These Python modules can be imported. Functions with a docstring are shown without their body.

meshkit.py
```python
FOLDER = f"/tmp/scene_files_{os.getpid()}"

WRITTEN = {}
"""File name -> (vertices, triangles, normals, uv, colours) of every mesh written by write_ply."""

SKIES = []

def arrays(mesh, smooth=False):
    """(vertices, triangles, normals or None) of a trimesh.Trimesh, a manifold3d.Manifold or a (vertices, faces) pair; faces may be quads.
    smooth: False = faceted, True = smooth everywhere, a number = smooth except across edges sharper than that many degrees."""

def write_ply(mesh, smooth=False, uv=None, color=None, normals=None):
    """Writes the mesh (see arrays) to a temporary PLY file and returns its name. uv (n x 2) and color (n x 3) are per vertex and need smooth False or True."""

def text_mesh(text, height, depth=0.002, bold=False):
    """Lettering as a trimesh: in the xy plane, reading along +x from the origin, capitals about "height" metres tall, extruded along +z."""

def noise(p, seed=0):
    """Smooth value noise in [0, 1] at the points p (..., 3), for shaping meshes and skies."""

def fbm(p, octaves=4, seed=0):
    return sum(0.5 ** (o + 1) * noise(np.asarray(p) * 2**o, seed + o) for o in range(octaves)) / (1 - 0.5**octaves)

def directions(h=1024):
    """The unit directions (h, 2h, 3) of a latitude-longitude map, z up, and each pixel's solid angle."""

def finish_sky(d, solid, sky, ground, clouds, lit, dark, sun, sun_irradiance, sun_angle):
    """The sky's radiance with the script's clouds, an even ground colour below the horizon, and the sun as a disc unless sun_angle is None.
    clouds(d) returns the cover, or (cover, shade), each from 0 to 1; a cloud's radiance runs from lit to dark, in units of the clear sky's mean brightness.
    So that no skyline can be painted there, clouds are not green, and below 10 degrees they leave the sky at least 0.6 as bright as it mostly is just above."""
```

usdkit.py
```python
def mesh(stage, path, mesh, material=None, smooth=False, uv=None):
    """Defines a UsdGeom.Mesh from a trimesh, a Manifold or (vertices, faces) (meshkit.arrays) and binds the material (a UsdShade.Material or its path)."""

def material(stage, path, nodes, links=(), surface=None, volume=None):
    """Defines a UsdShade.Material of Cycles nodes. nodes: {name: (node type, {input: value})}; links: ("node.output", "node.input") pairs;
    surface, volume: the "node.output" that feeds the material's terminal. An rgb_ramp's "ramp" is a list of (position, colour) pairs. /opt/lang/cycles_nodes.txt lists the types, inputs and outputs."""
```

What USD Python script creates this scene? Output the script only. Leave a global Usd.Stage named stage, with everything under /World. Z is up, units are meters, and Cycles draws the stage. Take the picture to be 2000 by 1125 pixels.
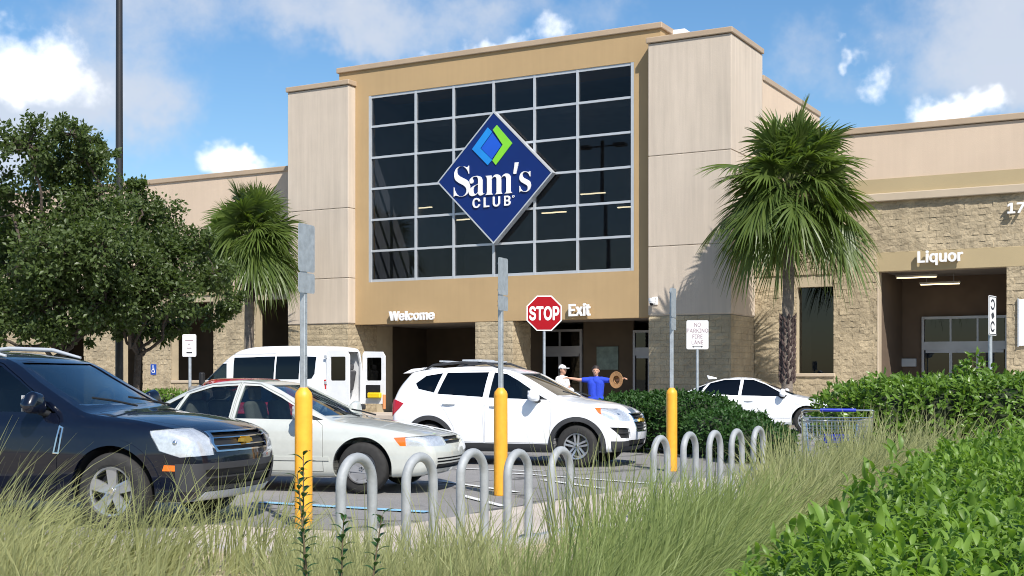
import math, glob, numpy as np, trimesh, shapely, usdkit, meshkit
import manifold3d as m3
from shapely.geometry import Polygon, LineString, Point, box as sbox
from shapely import affinity
from shapely.ops import unary_union
from pxr import Usd, UsdGeom, UsdLux, UsdShade, Gf, Sdf

stage = Usd.Stage.CreateInMemory()
UsdGeom.SetStageUpAxis(stage, UsdGeom.Tokens.z)
UsdGeom.Xform.Define(stage, '/World')
UsdGeom.Scope.Define(stage, '/World/Looks')
PI = math.pi

# ------------------------------------------------------------------ camera, sky, sun, exposure
EYE, FOC, HOR = 1.4, 2529.0, 741.0            # eye height; focal length and horizon row in pixels of the 2000 px wide photograph
cam = UsdGeom.Camera.Define(stage, '/World/camera')
cam.CreateHorizontalApertureAttr(36.0)
cam.CreateFocalLengthAttr(36.0 * FOC / 2000)
cam.CreateVerticalApertureOffsetAttr(36.0 * (HOR - 562.5) / 2000)
cam.CreateFStopAttr(0.0)
cam.CreateClippingRangeAttr((0.1, 20000.0))
cam.CreateExposureAttr(0.45)
cam.AddTranslateOp().Set((0, 0, EYE)); cam.AddRotateXYZOp().Set((90, 0, 0))

SUN_EL = math.radians(46.0)
SX, SY = 0.359, -0.933
SUN = np.array([SX * math.cos(SUN_EL), SY * math.cos(SUN_EL), math.sin(SUN_EL)]); SUN /= np.linalg.norm(SUN)
sun = UsdLux.DistantLight.Define(stage, '/World/sun')
sun.CreateNormalizeAttr(True); sun.CreateIntensityAttr(1.2); sun.CreateAngleAttr(0.53)
sun.CreateColorAttr((1.0, 0.955, 0.89))
_z = Gf.Vec3d(*map(float, SUN))
sun.AddOrientOp(UsdGeom.XformOp.PrecisionDouble).Set(Gf.Quatd(Gf.Rotation(Gf.Vec3d(0, 0, 1), _z).GetQuat()))


class Graph:
    def __init__(self):
        self.nodes, self.links, self.k = {}, [], 0

    def __call__(self, kind, out=None, **inputs):
        self.k += 1
        name = f'n{self.k}'
        plain = {}
        for key, v in inputs.items():
            if isinstance(v, str) and v.startswith('@'):
                self.links.append((v[1:], f'{name}.{key}'))
            else:
                plain[key] = v
        self.nodes[name] = (kind, plain)
        return f'@{name}.{out}' if out else f'@{name}'

    def math(self, op, a, b=0.0, c=0.0):
        return self('math', 'value', math_type=op, value1=a, value2=b, value3=c)

    def build(self, path, surface=None, volume=None):
        return usdkit.material(stage, path, self.nodes, self.links, surface=surface and surface[1:], volume=volume and volume[1:])


def sky_material():
    g = Graph()
    tc = g('texture_coordinate', 'generated')
    sky = g('sky_texture', 'color', sky_type='single_scattering', sun_disc=False, sun_elevation=SUN_EL, sun_rotation=math.atan2(SX, SY), altitude=10.0, air_density=1.0, aerosol_density=0.6, ozone_density=1.8)
    sky = g('hsv', 'color', hue=0.5, saturation=1.26, value=0.9, fac=1.0, color=sky)
    big = g('noise_texture', 'color', vector=tc, scale=9.0, detail=5.0, roughness=0.6)
    off = g('vector_math', 'vector', math_type='subtract', vector1=big, vector2=(0.5, 0.5, 0.5))
    off = g('vector_math', 'vector', math_type='scale', vector1=off, scale=0.11)
    p = g('vector_math', 'vector', math_type='add', vector1=tc, vector2=off)
    fine = g('noise_texture', 'fac', vector=tc, scale=26.0, detail=7.0, roughness=0.62)

    def blobs(items):
        total = None
        for px, py, rx, ry, amp in items:
            c = np.array([(px - 1000) / FOC, 1, (HOR - py) / FOC]); n = np.linalg.norm(c); c /= n
            v = g('vector_math', 'vector', math_type='subtract', vector1=p, vector2=tuple(c))
            v = g('vector_math', 'vector', math_type='multiply', vector1=v, vector2=(FOC / rx, FOC / rx, FOC / ry))
            d = g('vector_math', 'value', math_type='length', vector1=v)
            v = g('map_range', 'result', range_type='smoothstep', value=d, from_min=1.25, from_max=0.15, to_min=0.0, to_max=amp, clamp=True)
            total = v if total is None else g.math('add', total, v)
        return total

    def cover(field, lo, hi, k):
        w = g.math('multiply', g.math('subtract', fine, 0.5), k)
        return g('map_range', 'result', range_type='smoothstep', value=g.math('add', field, w), from_min=lo, from_max=hi, to_min=0.0, to_max=1.0, clamp=True)
    # scattered cumulus over the whole sky, thin grey sheets, then the clouds in view
    whole = g('noise_texture', 'fac', vector=g('mapping', 'vector', mapping_type='point', vector=tc, scale=(1, 1, 2.4), location=(3.1, 0.4, 1.7)), scale=3.2, detail=8.0, roughness=0.6)
    whole = g('map_range', 'result', range_type='smoothstep', value=whole, from_min=0.60, from_max=0.80, to_min=0.0, to_max=0.6, clamp=True)
    grey = blobs([(40, 230, 280, 120, 1.0), (230, 60, 150, 170, 0.55), (620, 15, 360, 90, 0.7), (740, 60, 130, 55, 0.35), (1960, 70, 200, 150, 0.85), (960, 30, 110, 90, 0.45), (1150, 40, 150, 60, 0.35), (1590, 120, 130, 70, 0.4), (1980, 190, 70, 90, 0.4), (300, 190, 100, 90, 0.25), (430, 300, 60, 60, 0.15)])
    white = blobs([(50, 125, 120, 75, 1.0), (95, 190, 120, 55, 0.8), (425, 320, 80, 52, 1.0), (500, 338, 70, 26, 0.8), (930, 97, 130, 34, 0.9), (1090, 75, 60, 40, 0.7), (1715, 135, 62, 50, 0.85), (1662, 105, 28, 30, 0.7), (1860, 200, 90, 60, 1.05), (1900, 180, 60, 40, 0.6), (10, 375, 40, 22, 0.8), (820, 105, 40, 30, 0.4)])
    gc = cover(grey, 0.05, 0.95, 0.95)
    wc = cover(white, 0.16, 1.05, 1.25)
    col = g('mix_color', 'result', fac=whole, a=sky, b=(5.9, 6.1, 6.5), use_clamp=False)
    col = g('mix_color', 'result', fac=g.math('multiply', gc, 0.86), a=col, b=(4.3, 4.65, 5.3), use_clamp=False)
    col = g('mix_color', 'result', fac=g.math('multiply', wc, 0.95), a=col, b=(8.6, 8.7, 8.9), use_clamp=False)
    bg = g('background_shader', 'background', color=col, strength=0.118)
    return g.build('/World/Looks/sky', surface=bg)


sky = UsdLux.DomeLight.Define(stage, '/World/sky')
UsdShade.MaterialBindingAPI.Apply(sky.GetPrim()).Bind(sky_material())
sky.GetPrim().SetCustomDataByKey('kind', 'structure')

# ------------------------------------------------------------------ helpers: prims
USED = {}


def path_for(name, parent):
    base = parent.GetPath().pathString if parent else '/World'
    k = USED.get((base, name), -1) + 1
    USED[(base, name)] = k
    return f'{base}/{name}' + (f'_{k:03d}' if k else '')


def prim_of(x):
    return x.GetPrim() if hasattr(x, 'GetPrim') else x


def tag(o, label=None, cat=None, group=None, kind=None):
    p = prim_of(o)
    for k, v in (('label', label), ('category', cat), ('group', group), ('kind', kind)):
        if v:
            p.SetCustomDataByKey(k, v)
    return p


def thing(name, label, cat, loc=(0, 0, 0), rz=0.0, group=None):
    x = UsdGeom.Xform.Define(stage, path_for(name, None))
    x.AddTranslateOp().Set(tuple(map(float, loc))); x.AddRotateZOp().Set(math.degrees(rz))
    return tag(x, label, cat, group)


def obj(name, mesh, material, parent=None, smooth=False, label=None, cat=None, group=None, kind=None):
    if hasattr(mesh, 'to_mesh') and mesh.num_tri() == 0:
        return None
    m = usdkit.mesh(stage, path_for(name, parent), mesh, material, smooth=smooth)
    return tag(m, label, cat, group, kind)


def copy_of(src, loc, rz, label, group=None):
    src = prim_of(src)
    base = src.GetName()
    base = base[:-4] if base[-3:].isdigit() else base
    x = UsdGeom.Xform.Define(stage, path_for(base, None))
    x.AddTranslateOp().Set(tuple(map(float, loc))); x.AddRotateZOp().Set(math.degrees(rz))
    x.GetPrim().GetReferences().AddInternalReference(src.GetPath())
    p = tag(x, label, src.GetCustomDataByKey('category'), group or src.GetCustomDataByKey('group'))
    p.SetInstanceable(True)
    return p


# ------------------------------------------------------------------ helpers: pixels of the photograph to places
def P(px, py, Y):
    return np.array([(px - 1000) / FOC * Y, Y, EYE + (HOR - py) / FOC * Y])


def G(px, py):
    Y = EYE * FOC / (py - HOR)
    return np.array([(px - 1000) / FOC * Y, Y])


# ------------------------------------------------------------------ helpers: meshes
def cat_(*ms):
    ms = [m for m in ms if m is not None]
    vs, fs, n = [], [], 0
    for m in ms:
        v, f, _ = meshkit.arrays(m)
        vs.append(v); fs.append(f + n); n += len(v)
    return (np.vstack(vs), np.vstack(fs))


def bx(x0, x1, y0, y1, z0, z1):
    v = np.array([(x, y, z) for x in (x0, x1) for y in (y0, y1) for z in (z0, z1)], float)
    f = [(0, 1, 3), (0, 3, 2), (4, 6, 7), (4, 7, 5), (0, 4, 5), (0, 5, 1), (2, 3, 7), (2, 7, 6), (0, 2, 6), (0, 6, 4), (1, 5, 7), (1, 7, 3)]
    return (v, np.array(f))


def cbx(x0, x1, y0, y1, z0, z1, c=0.01):
    c = min(c, abs(x1 - x0) * .45, abs(y1 - y0) * .45, abs(z1 - z0) * .45)
    pts = []
    for x, sx in ((x0, 1), (x1, -1)):
        for y, sy in ((y0, 1), (y1, -1)):
            for z, sz in ((z0, 1), (z1, -1)):
                pts += [(x + sx * c, y + sy * c, z), (x + sx * c, y, z + sz * c), (x, y + sy * c, z + sz * c)]
    return m3.Manifold.hull_points(np.array(pts, float))


def rbx(cx, cy, cz, sx, sy, sz, r, seg=12):
    r = min(r, sx / 2 - 1e-3, sy / 2 - 1e-3, sz / 2 - 1e-3)
    s = m3.Manifold.sphere(r, seg)
    return m3.Manifold.batch_hull([s.translate((cx + a * (sx / 2 - r), cy + b * (sy / 2 - r), cz + c * (sz / 2 - r))) for a in (-1, 1) for b in (-1, 1) for c in (-1, 1)])


def move(mesh, d):
    v, f, _ = meshkit.arrays(mesh)
    return (v + np.asarray(d, float), f)


def xf(mesh, M):
    v, f, _ = meshkit.arrays(mesh)
    M = np.asarray(M, float)
    return (v @ M[:3, :3].T + (M[:3, 3] if M.shape[1] == 4 else 0), f)


def rotz(a):
    c, s = math.cos(a), math.sin(a)
    return np.array([[c, -s, 0], [s, c, 0], [0, 0, 1.0]])


UPRIGHT = np.array([[1, 0, 0], [0, 0, -1], [0, 1, 0.0]])      # (x, y, z) -> (x, -z, y): a drawing in xy stands up facing -y


def tube(points, radii, sides=8, closed=True):
    p = np.asarray(points, float)
    r = np.broadcast_to(np.asarray(radii, float), (len(p),))
    t = np.gradient(p, axis=0); t /= np.linalg.norm(t, axis=1, keepdims=True) + 1e-12
    a = np.zeros_like(p)
    ref = np.array([0, 0, 1.0]) if abs(t[0, 2]) < 0.9 else np.array([1.0, 0, 0])
    for i in range(len(p)):
        x = ref - t[i] * (ref @ t[i]); x /= np.linalg.norm(x) + 1e-12
        a[i] = x; ref = x
    b = np.cross(t, a)
    ang = np.arange(sides) * 2 * PI / sides
    v = p[:, None] + r[:, None, None] * (np.cos(ang)[None, :, None] * a[:, None] + np.sin(ang)[None, :, None] * b[:, None])
    n = len(p)
    i, j = np.meshgrid(np.arange(n - 1), np.arange(sides), indexing='ij')
    k = (j + 1) % sides
    q = np.stack([i * sides + j, i * sides + k, (i + 1) * sides + k, (i + 1) * sides + j], -1).reshape(-1, 4)
    f = np.vstack([q[:, [0, 1, 2]], q[:, [0, 2, 3]]])
    v = v.reshape(-1, 3)
    if closed:
        v = np.vstack([v, p[:1], p[-1:]])
        c0, c1 = len(v) - 2, len(v) - 1
        s = np.arange(sides); s2 = (s + 1) % sides
        f = np.vstack([f, np.stack([np.full(sides, c0), s2, s], 1), np.stack([np.full(sides, c1), (n - 1) * sides + s, (n - 1) * sides + s2], 1)])
    return (v, f)


def revolve(profile, n=32, axis='z'):
    """profile: (radius, height) pairs, open; turned about z (or y)."""
    p = np.asarray(profile, float)
    a = np.arange(n) * 2 * PI / n
    v = np.stack([p[:, 0][:, None] * np.cos(a), p[:, 0][:, None] * np.sin(a), np.repeat(p[:, 1][:, None], n, 1)], -1)
    m = len(p)
    i, j = np.meshgrid(np.arange(m - 1), np.arange(n), indexing='ij')
    k = (j + 1) % n
    q = np.stack([i * n + j, i * n + k, (i + 1) * n + k, (i + 1) * n + j], -1).reshape(-1, 4)
    v = v.reshape(-1, 3)
    if axis == 'y':
        v = v[:, [0, 2, 1]] * np.array([1, 1, -1])
    return (v, np.vstack([q[:, [0, 1, 2]], q[:, [0, 2, 3]]]))


def extrude(poly, depth):
    polys = getattr(poly, 'geoms', [poly])
    return cat_(*[trimesh.creation.extrude_polygon(g, depth, engine='earcut') for g in polys if g.area > 1e-9])


def ribbons(pts, width, side):
    """pts (N,K,3) centre lines, width (N,K), side (N,K,3) or (N,1,3): flat ribbons, one island each."""
    N, K = pts.shape[:2]
    o = side * width[..., None] * 0.5
    v = np.stack([pts - o, pts + o], 2).reshape(N, K * 2, 3)
    a = np.arange(K - 1) * 2
    f = np.vstack([np.stack([a, a + 1, a + 3], 1), np.stack([a, a + 3, a + 2], 1)])
    return (v.reshape(-1, 3), (f[None] + (np.arange(N) * K * 2)[:, None, None]).reshape(-1, 3))


def place_many(tv, tf, R, pos, scale):
    """copies of a template: rotations R (N,3,3), positions (N,3), scales (N,)"""
    v = np.einsum('nij,kj->nki', R, tv) * scale[:, None, None] + pos[:, None]
    N, K = v.shape[:2]
    return (v.reshape(-1, 3), (tf[None] + (np.arange(N) * K)[:, None, None]).reshape(-1, 3))


def frames(fwd, up_hint):
    """rotation matrices whose columns are x = side, y = forward, z = normal"""
    y = fwd / (np.linalg.norm(fwd, axis=1, keepdims=True) + 1e-9)
    x = np.cross(y, up_hint); x /= np.linalg.norm(x, axis=1, keepdims=True) + 1e-9
    z = np.cross(x, y)
    return np.stack([x, y, z], -1)


FONTS = sorted(glob.glob('/opt/blender-*/*/datafiles/fonts/'))[0]


def glyphs(text, height, font='Inter.woff2', bold=0, thin=0.0, track=0.0, squeeze=1.0):
    """[(shape, x)] of each letter, capitals "height" tall, reading along +x, baseline at 0."""
    from PIL import Image, ImageDraw, ImageFont
    f = ImageFont.truetype(FONTS + font, 200)
    cap = -f.getbbox('H' if ord(text[0]) < 9999 else text[0], anchor='ls')[1]
    out, at = [], 0.0
    for ch in text:
        if ch != ' ':
            x0, y0, x1, y1 = f.getbbox(ch, anchor='ls', stroke_width=bold)
            im = Image.new('L', (x1 - x0 + 8, y1 - y0 + 8))
            ImageDraw.Draw(im).text((4 - x0, 4 - y0), ch, 255, f, anchor='ls', stroke_width=bold)
            on = np.pad(np.asarray(im) > 127, ((0, 0), (1, 1))).astype(np.int8)
            r, s = np.nonzero(np.diff(on, axis=1) == 1)
            e = np.nonzero(np.diff(on, axis=1) == -1)[1]
            sh = unary_union(list(shapely.box(s, -r - 1, e, -r))).buffer(0.8).buffer(-0.8 - thin).simplify(0.7)
            k = height / cap
            sh = affinity.affine_transform(sh, [k * squeeze, 0, 0, k, (at + x0 - 4) * k * squeeze, (4 - y0) * k])
            out.append(sh)
        at += f.getlength(ch) + track * cap
    return out, at * height / cap * squeeze


# ------------------------------------------------------------------ helpers: materials
LOOKS = {}


def pm(name, col, rough=0.6, metal=0.0, var=0.10, scale=2.0, bump=0.0, bscale=30.0, coat=0.0, spec=0.5, streak=0.0, island=0.0, dist=0.02, col2=None, emit=0.0, brough=None):
    """a painted, cast, woven ... surface: colour that drifts and wears, fine relief."""
    if name in LOOKS:
        return LOOKS[name]
    g = Graph()
    pos = g('geometry', 'position')
    n = g('noise_texture', 'fac', vector=pos, scale=scale, detail=5.0, roughness=0.6)
    c = np.array(col, float)
    lo, hi = (c * (1 - var), c * (1 + var)) if col2 is None else (c, np.array(col2, float))
    colr = g('rgb_ramp', 'color', ramp=[(0.0, tuple(lo)), (0.32, tuple(lo)), (0.68, tuple(np.minimum(hi, 0.95))), (1.0, tuple(np.minimum(hi, 0.95)))], fac=n)
    if streak:
        mp = g('mapping', 'vector', mapping_type='point', vector=pos, scale=(3.0, 3.0, 0.16))
        s = g('noise_texture', 'fac', vector=mp, scale=1.6, detail=6.0, roughness=0.65)
        s = g('map_range', 'result', value=s, from_min=0.35, from_max=0.75, to_min=1.0, to_max=1.0 - streak, clamp=True)
        colr = g('mix_color', 'result', blend_type='multiply', fac=1.0, a=colr, b=s)
    if island:
        r = g('geometry', 'random_per_island')
        r = g('map_range', 'result', value=r, from_min=0.0, from_max=1.0, to_min=1 - island, to_max=1 + island)
        colr = g('mix_color', 'result', blend_type='multiply', fac=1.0, a=colr, b=r, use_clamp=False)
    kw = dict(base_color=colr, roughness=rough, metallic=metal, coat_weight=coat, specular_ior_level=spec)
    if emit:
        kw.update(emission_color=tuple(col), emission_strength=emit)
    if bump:
        b = g('noise_texture', 'fac', vector=pos, scale=bscale, detail=4.0, roughness=0.6)
        kw['normal'] = g('bump', 'normal', height=b, strength=bump, distance=dist)
    s = g('principled_bsdf', 'BSDF', **kw)
    LOOKS[name] = g.build('/World/Looks/' + name, surface=s)
    return LOOKS[name]


def leaf_look(name, cols, rough=0.45, trans=0.35, spec=0.4, scale=0.6, drift=0.4, glow=(1.5, 1.6, 0.7)):
    """foliage: each leaf its own tone between cols, light passing through."""
    g = Graph()
    r = g('geometry', 'random_per_island')
    n = g('noise_texture', 'fac', vector=g('geometry', 'position'), scale=scale, detail=3.0)
    f = g.math('add', g.math('multiply', r, 1.05 - drift), g.math('multiply', n, drift))
    stops = [(i / (len(cols) - 1), c) for i, c in enumerate(cols)]
    col = g('rgb_ramp', 'color', ramp=stops, fac=f)
    a = g('principled_bsdf', 'BSDF', base_color=col, roughness=rough, specular_ior_level=spec)
    tcol = g('mix_color', 'result', blend_type='multiply', fac=1.0, a=col, b=glow, use_clamp=False)
    t = g('translucent_bsdf', 'BSDF', color=tcol)
    m = g('mix_closure', 'closure', fac=trans, closure1=a, closure2=t)
    LOOKS[name] = g.build('/World/Looks/' + name, surface=m)
    return LOOKS[name]


def pane_look(name, tint, rough=0.0, ior=1.5, gain=1.0, film=None):
    """a window pane: clear tinted glass that reflects by the angle."""
    g = Graph()
    t = g('transparent_bsdf', 'BSDF', color=tint)
    gl = g('glossy_bsdf', 'BSDF', color=(1, 1, 1), roughness=rough)
    back = g('geometry', 'backfacing')
    fr = g('fresnel', 'fac', IOR=g('map_range', 'result', value=back, from_min=0.0, from_max=1.0, to_min=ior, to_max=1.0 / ior))
    fr = g.math('multiply', fr, gain)
    m = g('mix_closure', 'closure', fac=fr, closure1=t, closure2=gl)
    LOOKS[name] = g.build('/World/Looks/' + name, surface=m)
    return LOOKS[name]
# ------------------------------------------------------------------ materials of the place
M = {}
M['stucco'] = pm('stucco_beige', (0.56, 0.475, 0.385), 0.9, var=0.05, scale=0.5, bump=0.25, bscale=60, streak=0.18)
M['stucco_peach'] = pm('stucco_peach', (0.58, 0.455, 0.34), 0.9, var=0.05, scale=0.5, bump=0.25, bscale=60, streak=0.06)
M['tan'] = pm('stucco_tan', (0.42, 0.29, 0.148), 0.88, var=0.05, scale=0.6, bump=0.2, bscale=60, streak=0.06)
M['band'] = pm('stucco_olive_band', (0.40, 0.315, 0.18), 0.9, var=0.05, scale=0.6, bump=0.2, bscale=60)
M['cap'] = pm('coping_metal', (0.40, 0.30, 0.205), 0.5, var=0.06, scale=1.0)
M['cap_pale'] = pm('coping_pale', (0.47, 0.385, 0.28), 0.6, var=0.06, scale=1.0)
M['stone'] = pm('split_face_stone', (0.445, 0.362, 0.238), 0.95, var=0.22, scale=1.3, bump=0.9, bscale=14, island=0.10, dist=0.03, streak=0.12)
M['mortar'] = pm('mortar', (0.42, 0.35, 0.24), 0.95, var=0.1, bump=0.3)
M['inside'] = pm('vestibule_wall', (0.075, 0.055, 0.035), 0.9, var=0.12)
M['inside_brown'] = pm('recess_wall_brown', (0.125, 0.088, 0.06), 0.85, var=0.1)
M['inside_ceiling'] = pm('recess_ceiling', (0.22, 0.20, 0.18), 0.9, var=0.08)
M['hall'] = pm('hall_wall', (0.32, 0.32, 0.33), 0.9, var=0.2, scale=0.6)
M['alu'] = pm('window_aluminium', (0.52, 0.54, 0.56), 0.45, metal=0.35, var=0.05)
M['alu_dark'] = pm('door_aluminium', (0.30, 0.30, 0.31), 0.45, metal=0.5, var=0.08)
M['glass'] = pane_look('tinted_glass', (0.52, 0.54, 0.57), ior=1.5, gain=.6)
M['glass_b'] = pane_look('tinted_glass_clear', (0.57, 0.58, 0.60), ior=1.5, gain=.55)
M['glass_c'] = pane_look('tinted_glass_mirror', (0.47, 0.49, 0.53), ior=1.5, gain=.75)
M['glass_dark'] = pane_look('door_glass', (0.35, 0.38, 0.38), ior=1.5)
M['white'] = pm('white_paint', (0.80, 0.80, 0.80), 0.45, var=0.03)
M['sign_blue'] = pm('sign_navy', (0.004, 0.020, 0.125), 0.4, var=0.06, scale=0.8, spec=0.3)
M['sign_light_blue'] = pm('sign_light_blue', (0.012, 0.22, 0.62), 0.35, var=0.04)
M['sign_mid_blue'] = pm('sign_mid_blue', (0.01, 0.085, 0.52), 0.35, var=0.04)
M['sign_green'] = pm('sign_green', (0.20, 0.58, 0.03), 0.35, var=0.04)
M['galv'] = pm('galvanised_steel', (0.42, 0.45, 0.47), 0.5, metal=0.55, var=0.16, scale=14, bump=0.1)
M['rack_steel'] = pm('rack_steel', (0.31, 0.325, 0.335), 0.62, metal=0.1, var=0.14, scale=9, bump=0.15, bscale=60)
M['dark_steel'] = pm('dark_bronze_steel', (0.018, 0.017, 0.018), 0.45, var=0.15)
M['lamp_on'] = pm('lit_tube', (1.0, 0.82, 0.50), 0.5, var=0.0, emit=1.5)
M['hall_lamp_on'] = pm('hall_lit_tube', (1.0, 0.82, 0.50), 0.5, var=0.0, emit=2.6)
M['lamp_case'] = pm('lamp_case', (0.5, 0.48, 0.42), 0.5)
M['black'] = pm('black_plastic', (0.012, 0.012, 0.013), 0.55, var=0.15)
M['red'] = pm('sign_red', (0.33, 0.0025, 0.009), 0.5, var=0.05, spec=0.2)
M['yellow'] = pm('bollard_yellow', (0.84, 0.39, 0.03), 0.48, var=0.10, scale=7, bump=0.08, streak=0.22)
M['print'] = pm('sign_print', (0.30, 0.22, 0.24), 0.6, var=0.05)
M['print_black'] = pm('sign_print_black', (0.03, 0.03, 0.035), 0.6)


def asphalt():
    g = Graph()
    pos = g('geometry', 'position')
    big = g('noise_texture', 'fac', vector=pos, scale=.35, detail=6.0, roughness=.65)
    fine = g('noise_texture', 'fac', vector=pos, scale=70.0, detail=3.0)
    spot = g('noise_texture', 'fac', vector=pos, scale=1.3, detail=4.0, roughness=.7)
    warp = g('noise_texture', 'color', vector=pos, scale=1.5, detail=3.0)
    q = g('vector_math', 'vector', math_type='add', vector1=pos, vector2=g('vector_math', 'vector', math_type='scale', vector1=warp, scale=.9))
    crack = g('voronoi_texture', 'distance', feature='distance_to_edge', vector=q, scale=.28)
    col = g('rgb_ramp', 'color', ramp=[(.25, (.175, .17, .163)), (.55, (.225, .215, .205)), (.8, (.27, .258, .243))], fac=big)
    agg = g('map_range', 'result', value=fine, from_min=.3, from_max=.7, to_min=.78, to_max=1.2)
    col = g('mix_color', 'result', blend_type='multiply', fac=1.0, a=col, b=agg, use_clamp=False)
    oil = g('map_range', 'result', range_type='smoothstep', value=spot, from_min=.60, from_max=.74, to_min=1.0, to_max=.55, clamp=True)
    col = g('mix_color', 'result', blend_type='multiply', fac=1.0, a=col, b=oil)
    cr = g('map_range', 'result', range_type='smoothstep', value=crack, from_min=.006, from_max=.018, to_min=.4, to_max=1.0, clamp=True)
    col = g('mix_color', 'result', blend_type='multiply', fac=1.0, a=col, b=cr)
    nb = g('bump', 'normal', height=fine, strength=.5, distance=.01)
    LOOKS['parking_asphalt'] = g.build('/World/Looks/parking_asphalt', surface=g('principled_bsdf', 'BSDF', base_color=col, roughness=.9, normal=nb))
    return LOOKS['parking_asphalt']


M['asphalt'] = asphalt()
M['concrete'] = pm('concrete', (0.46, 0.40, 0.34), 0.92, var=0.17, scale=0.9, bump=0.3, bscale=70)
M['kerb'] = pm('kerb_concrete', (0.40, 0.37, 0.33), 0.9, var=0.12, scale=2, bump=0.3)
M['line_white'] = pm('line_white', (0.62, 0.62, 0.60), 0.8, var=0.2, scale=5)
M['line_blue'] = pm('line_blue', (0.22, 0.44, 0.60), 0.8, var=0.2, scale=5)
M['soil'] = pm('bed_mulch', (0.42, 0.345, 0.22), 1.0, var=0.4, scale=9, bump=1.0, bscale=40)
M['land'] = pm('far_ground', (0.20, 0.19, 0.15), 0.95, var=0.2, scale=0.05)

# ------------------------------------------------------------------ the ground
def sheet(poly, z):
    v, f = trimesh.creation.triangulate_polygon(Polygon(poly), engine='earcut')
    return (np.c_[v, np.full(len(v), z)], f)


obj('ground', sheet([(-3000, -3000), (3000, -3000), (3000, 3000), (-3000, 3000)], -0.012), M['land'], kind='structure')
obj('parking_lot', sheet([(-90, 4), (60, 4), (60, 20), (-10, 58), (-90, 100)], -0.004), M['asphalt'], kind='structure')
BED = [(-40, 26.5), (-9, 12.6), (-5.2, 10.9), (-3.0, 10.0), (-1.2, 9.3), (-0.2, 9.6), (0.9, 11.2), (2.4, 13.6), (4.6, 17.0), (7.5, 19.6), (14, 17.0), (30, 8), (30, -6), (-40, -6)]
bed_poly = Polygon(BED)
kerb_ring = bed_poly.buffer(0.16, join_style=2).difference(bed_poly)
bed = trimesh.creation.triangulate_polygon(bed_poly.buffer(-0.001), engine='earcut')
obj('planting_bed', (np.c_[bed[0], np.full(len(bed[0]), 0.10)], bed[1]), M['soil'], kind='structure')
obj('bed_kerb', move(extrude(kerb_ring, 0.14), (0, 0, -0.002)), M['kerb'], kind='structure')
walk = bed_poly.buffer(2.3, join_style=2).difference(bed_poly.buffer(0.161, join_style=2)).intersection(sbox(-3.1, 7, 9, 22))
wv = [trimesh.creation.triangulate_polygon(g_, engine='earcut') for g_ in getattr(walk, 'geoms', [walk])]
obj('concrete_strip', cat_(*[(np.c_[a, np.full(len(a), 0.004)], b) for a, b in wv]), M['concrete'], kind='structure')


def stripe(p, q, w, mat, z=0.009):
    p, q = np.array(p, float), np.array(q, float)
    d = (q - p) / np.linalg.norm(q - p); n = np.array([-d[1], d[0]]) * w / 2
    return sheet([tuple(p - n), tuple(q - n), tuple(q + n), tuple(p + n)], z)


obj('painted_line', stripe(G(508, 982), G(836, 1001), 0.16, None), M['line_blue'], kind='structure')
obj('painted_line', stripe(G(40, 1052), G(370, 1078), 0.14, None), M['line_blue'], kind='structure')
for a_, b_ in (((860, 940), (1010, 962)), ((900, 968), (985, 990)), ((1000, 925), (1270, 945)), ((1060, 938), (1180, 955)), ((560, 905), (1060, 921))):
    obj('painted_line', stripe(G(*a_), G(*b_), 0.10, None), M['line_white'], kind='structure')

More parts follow.
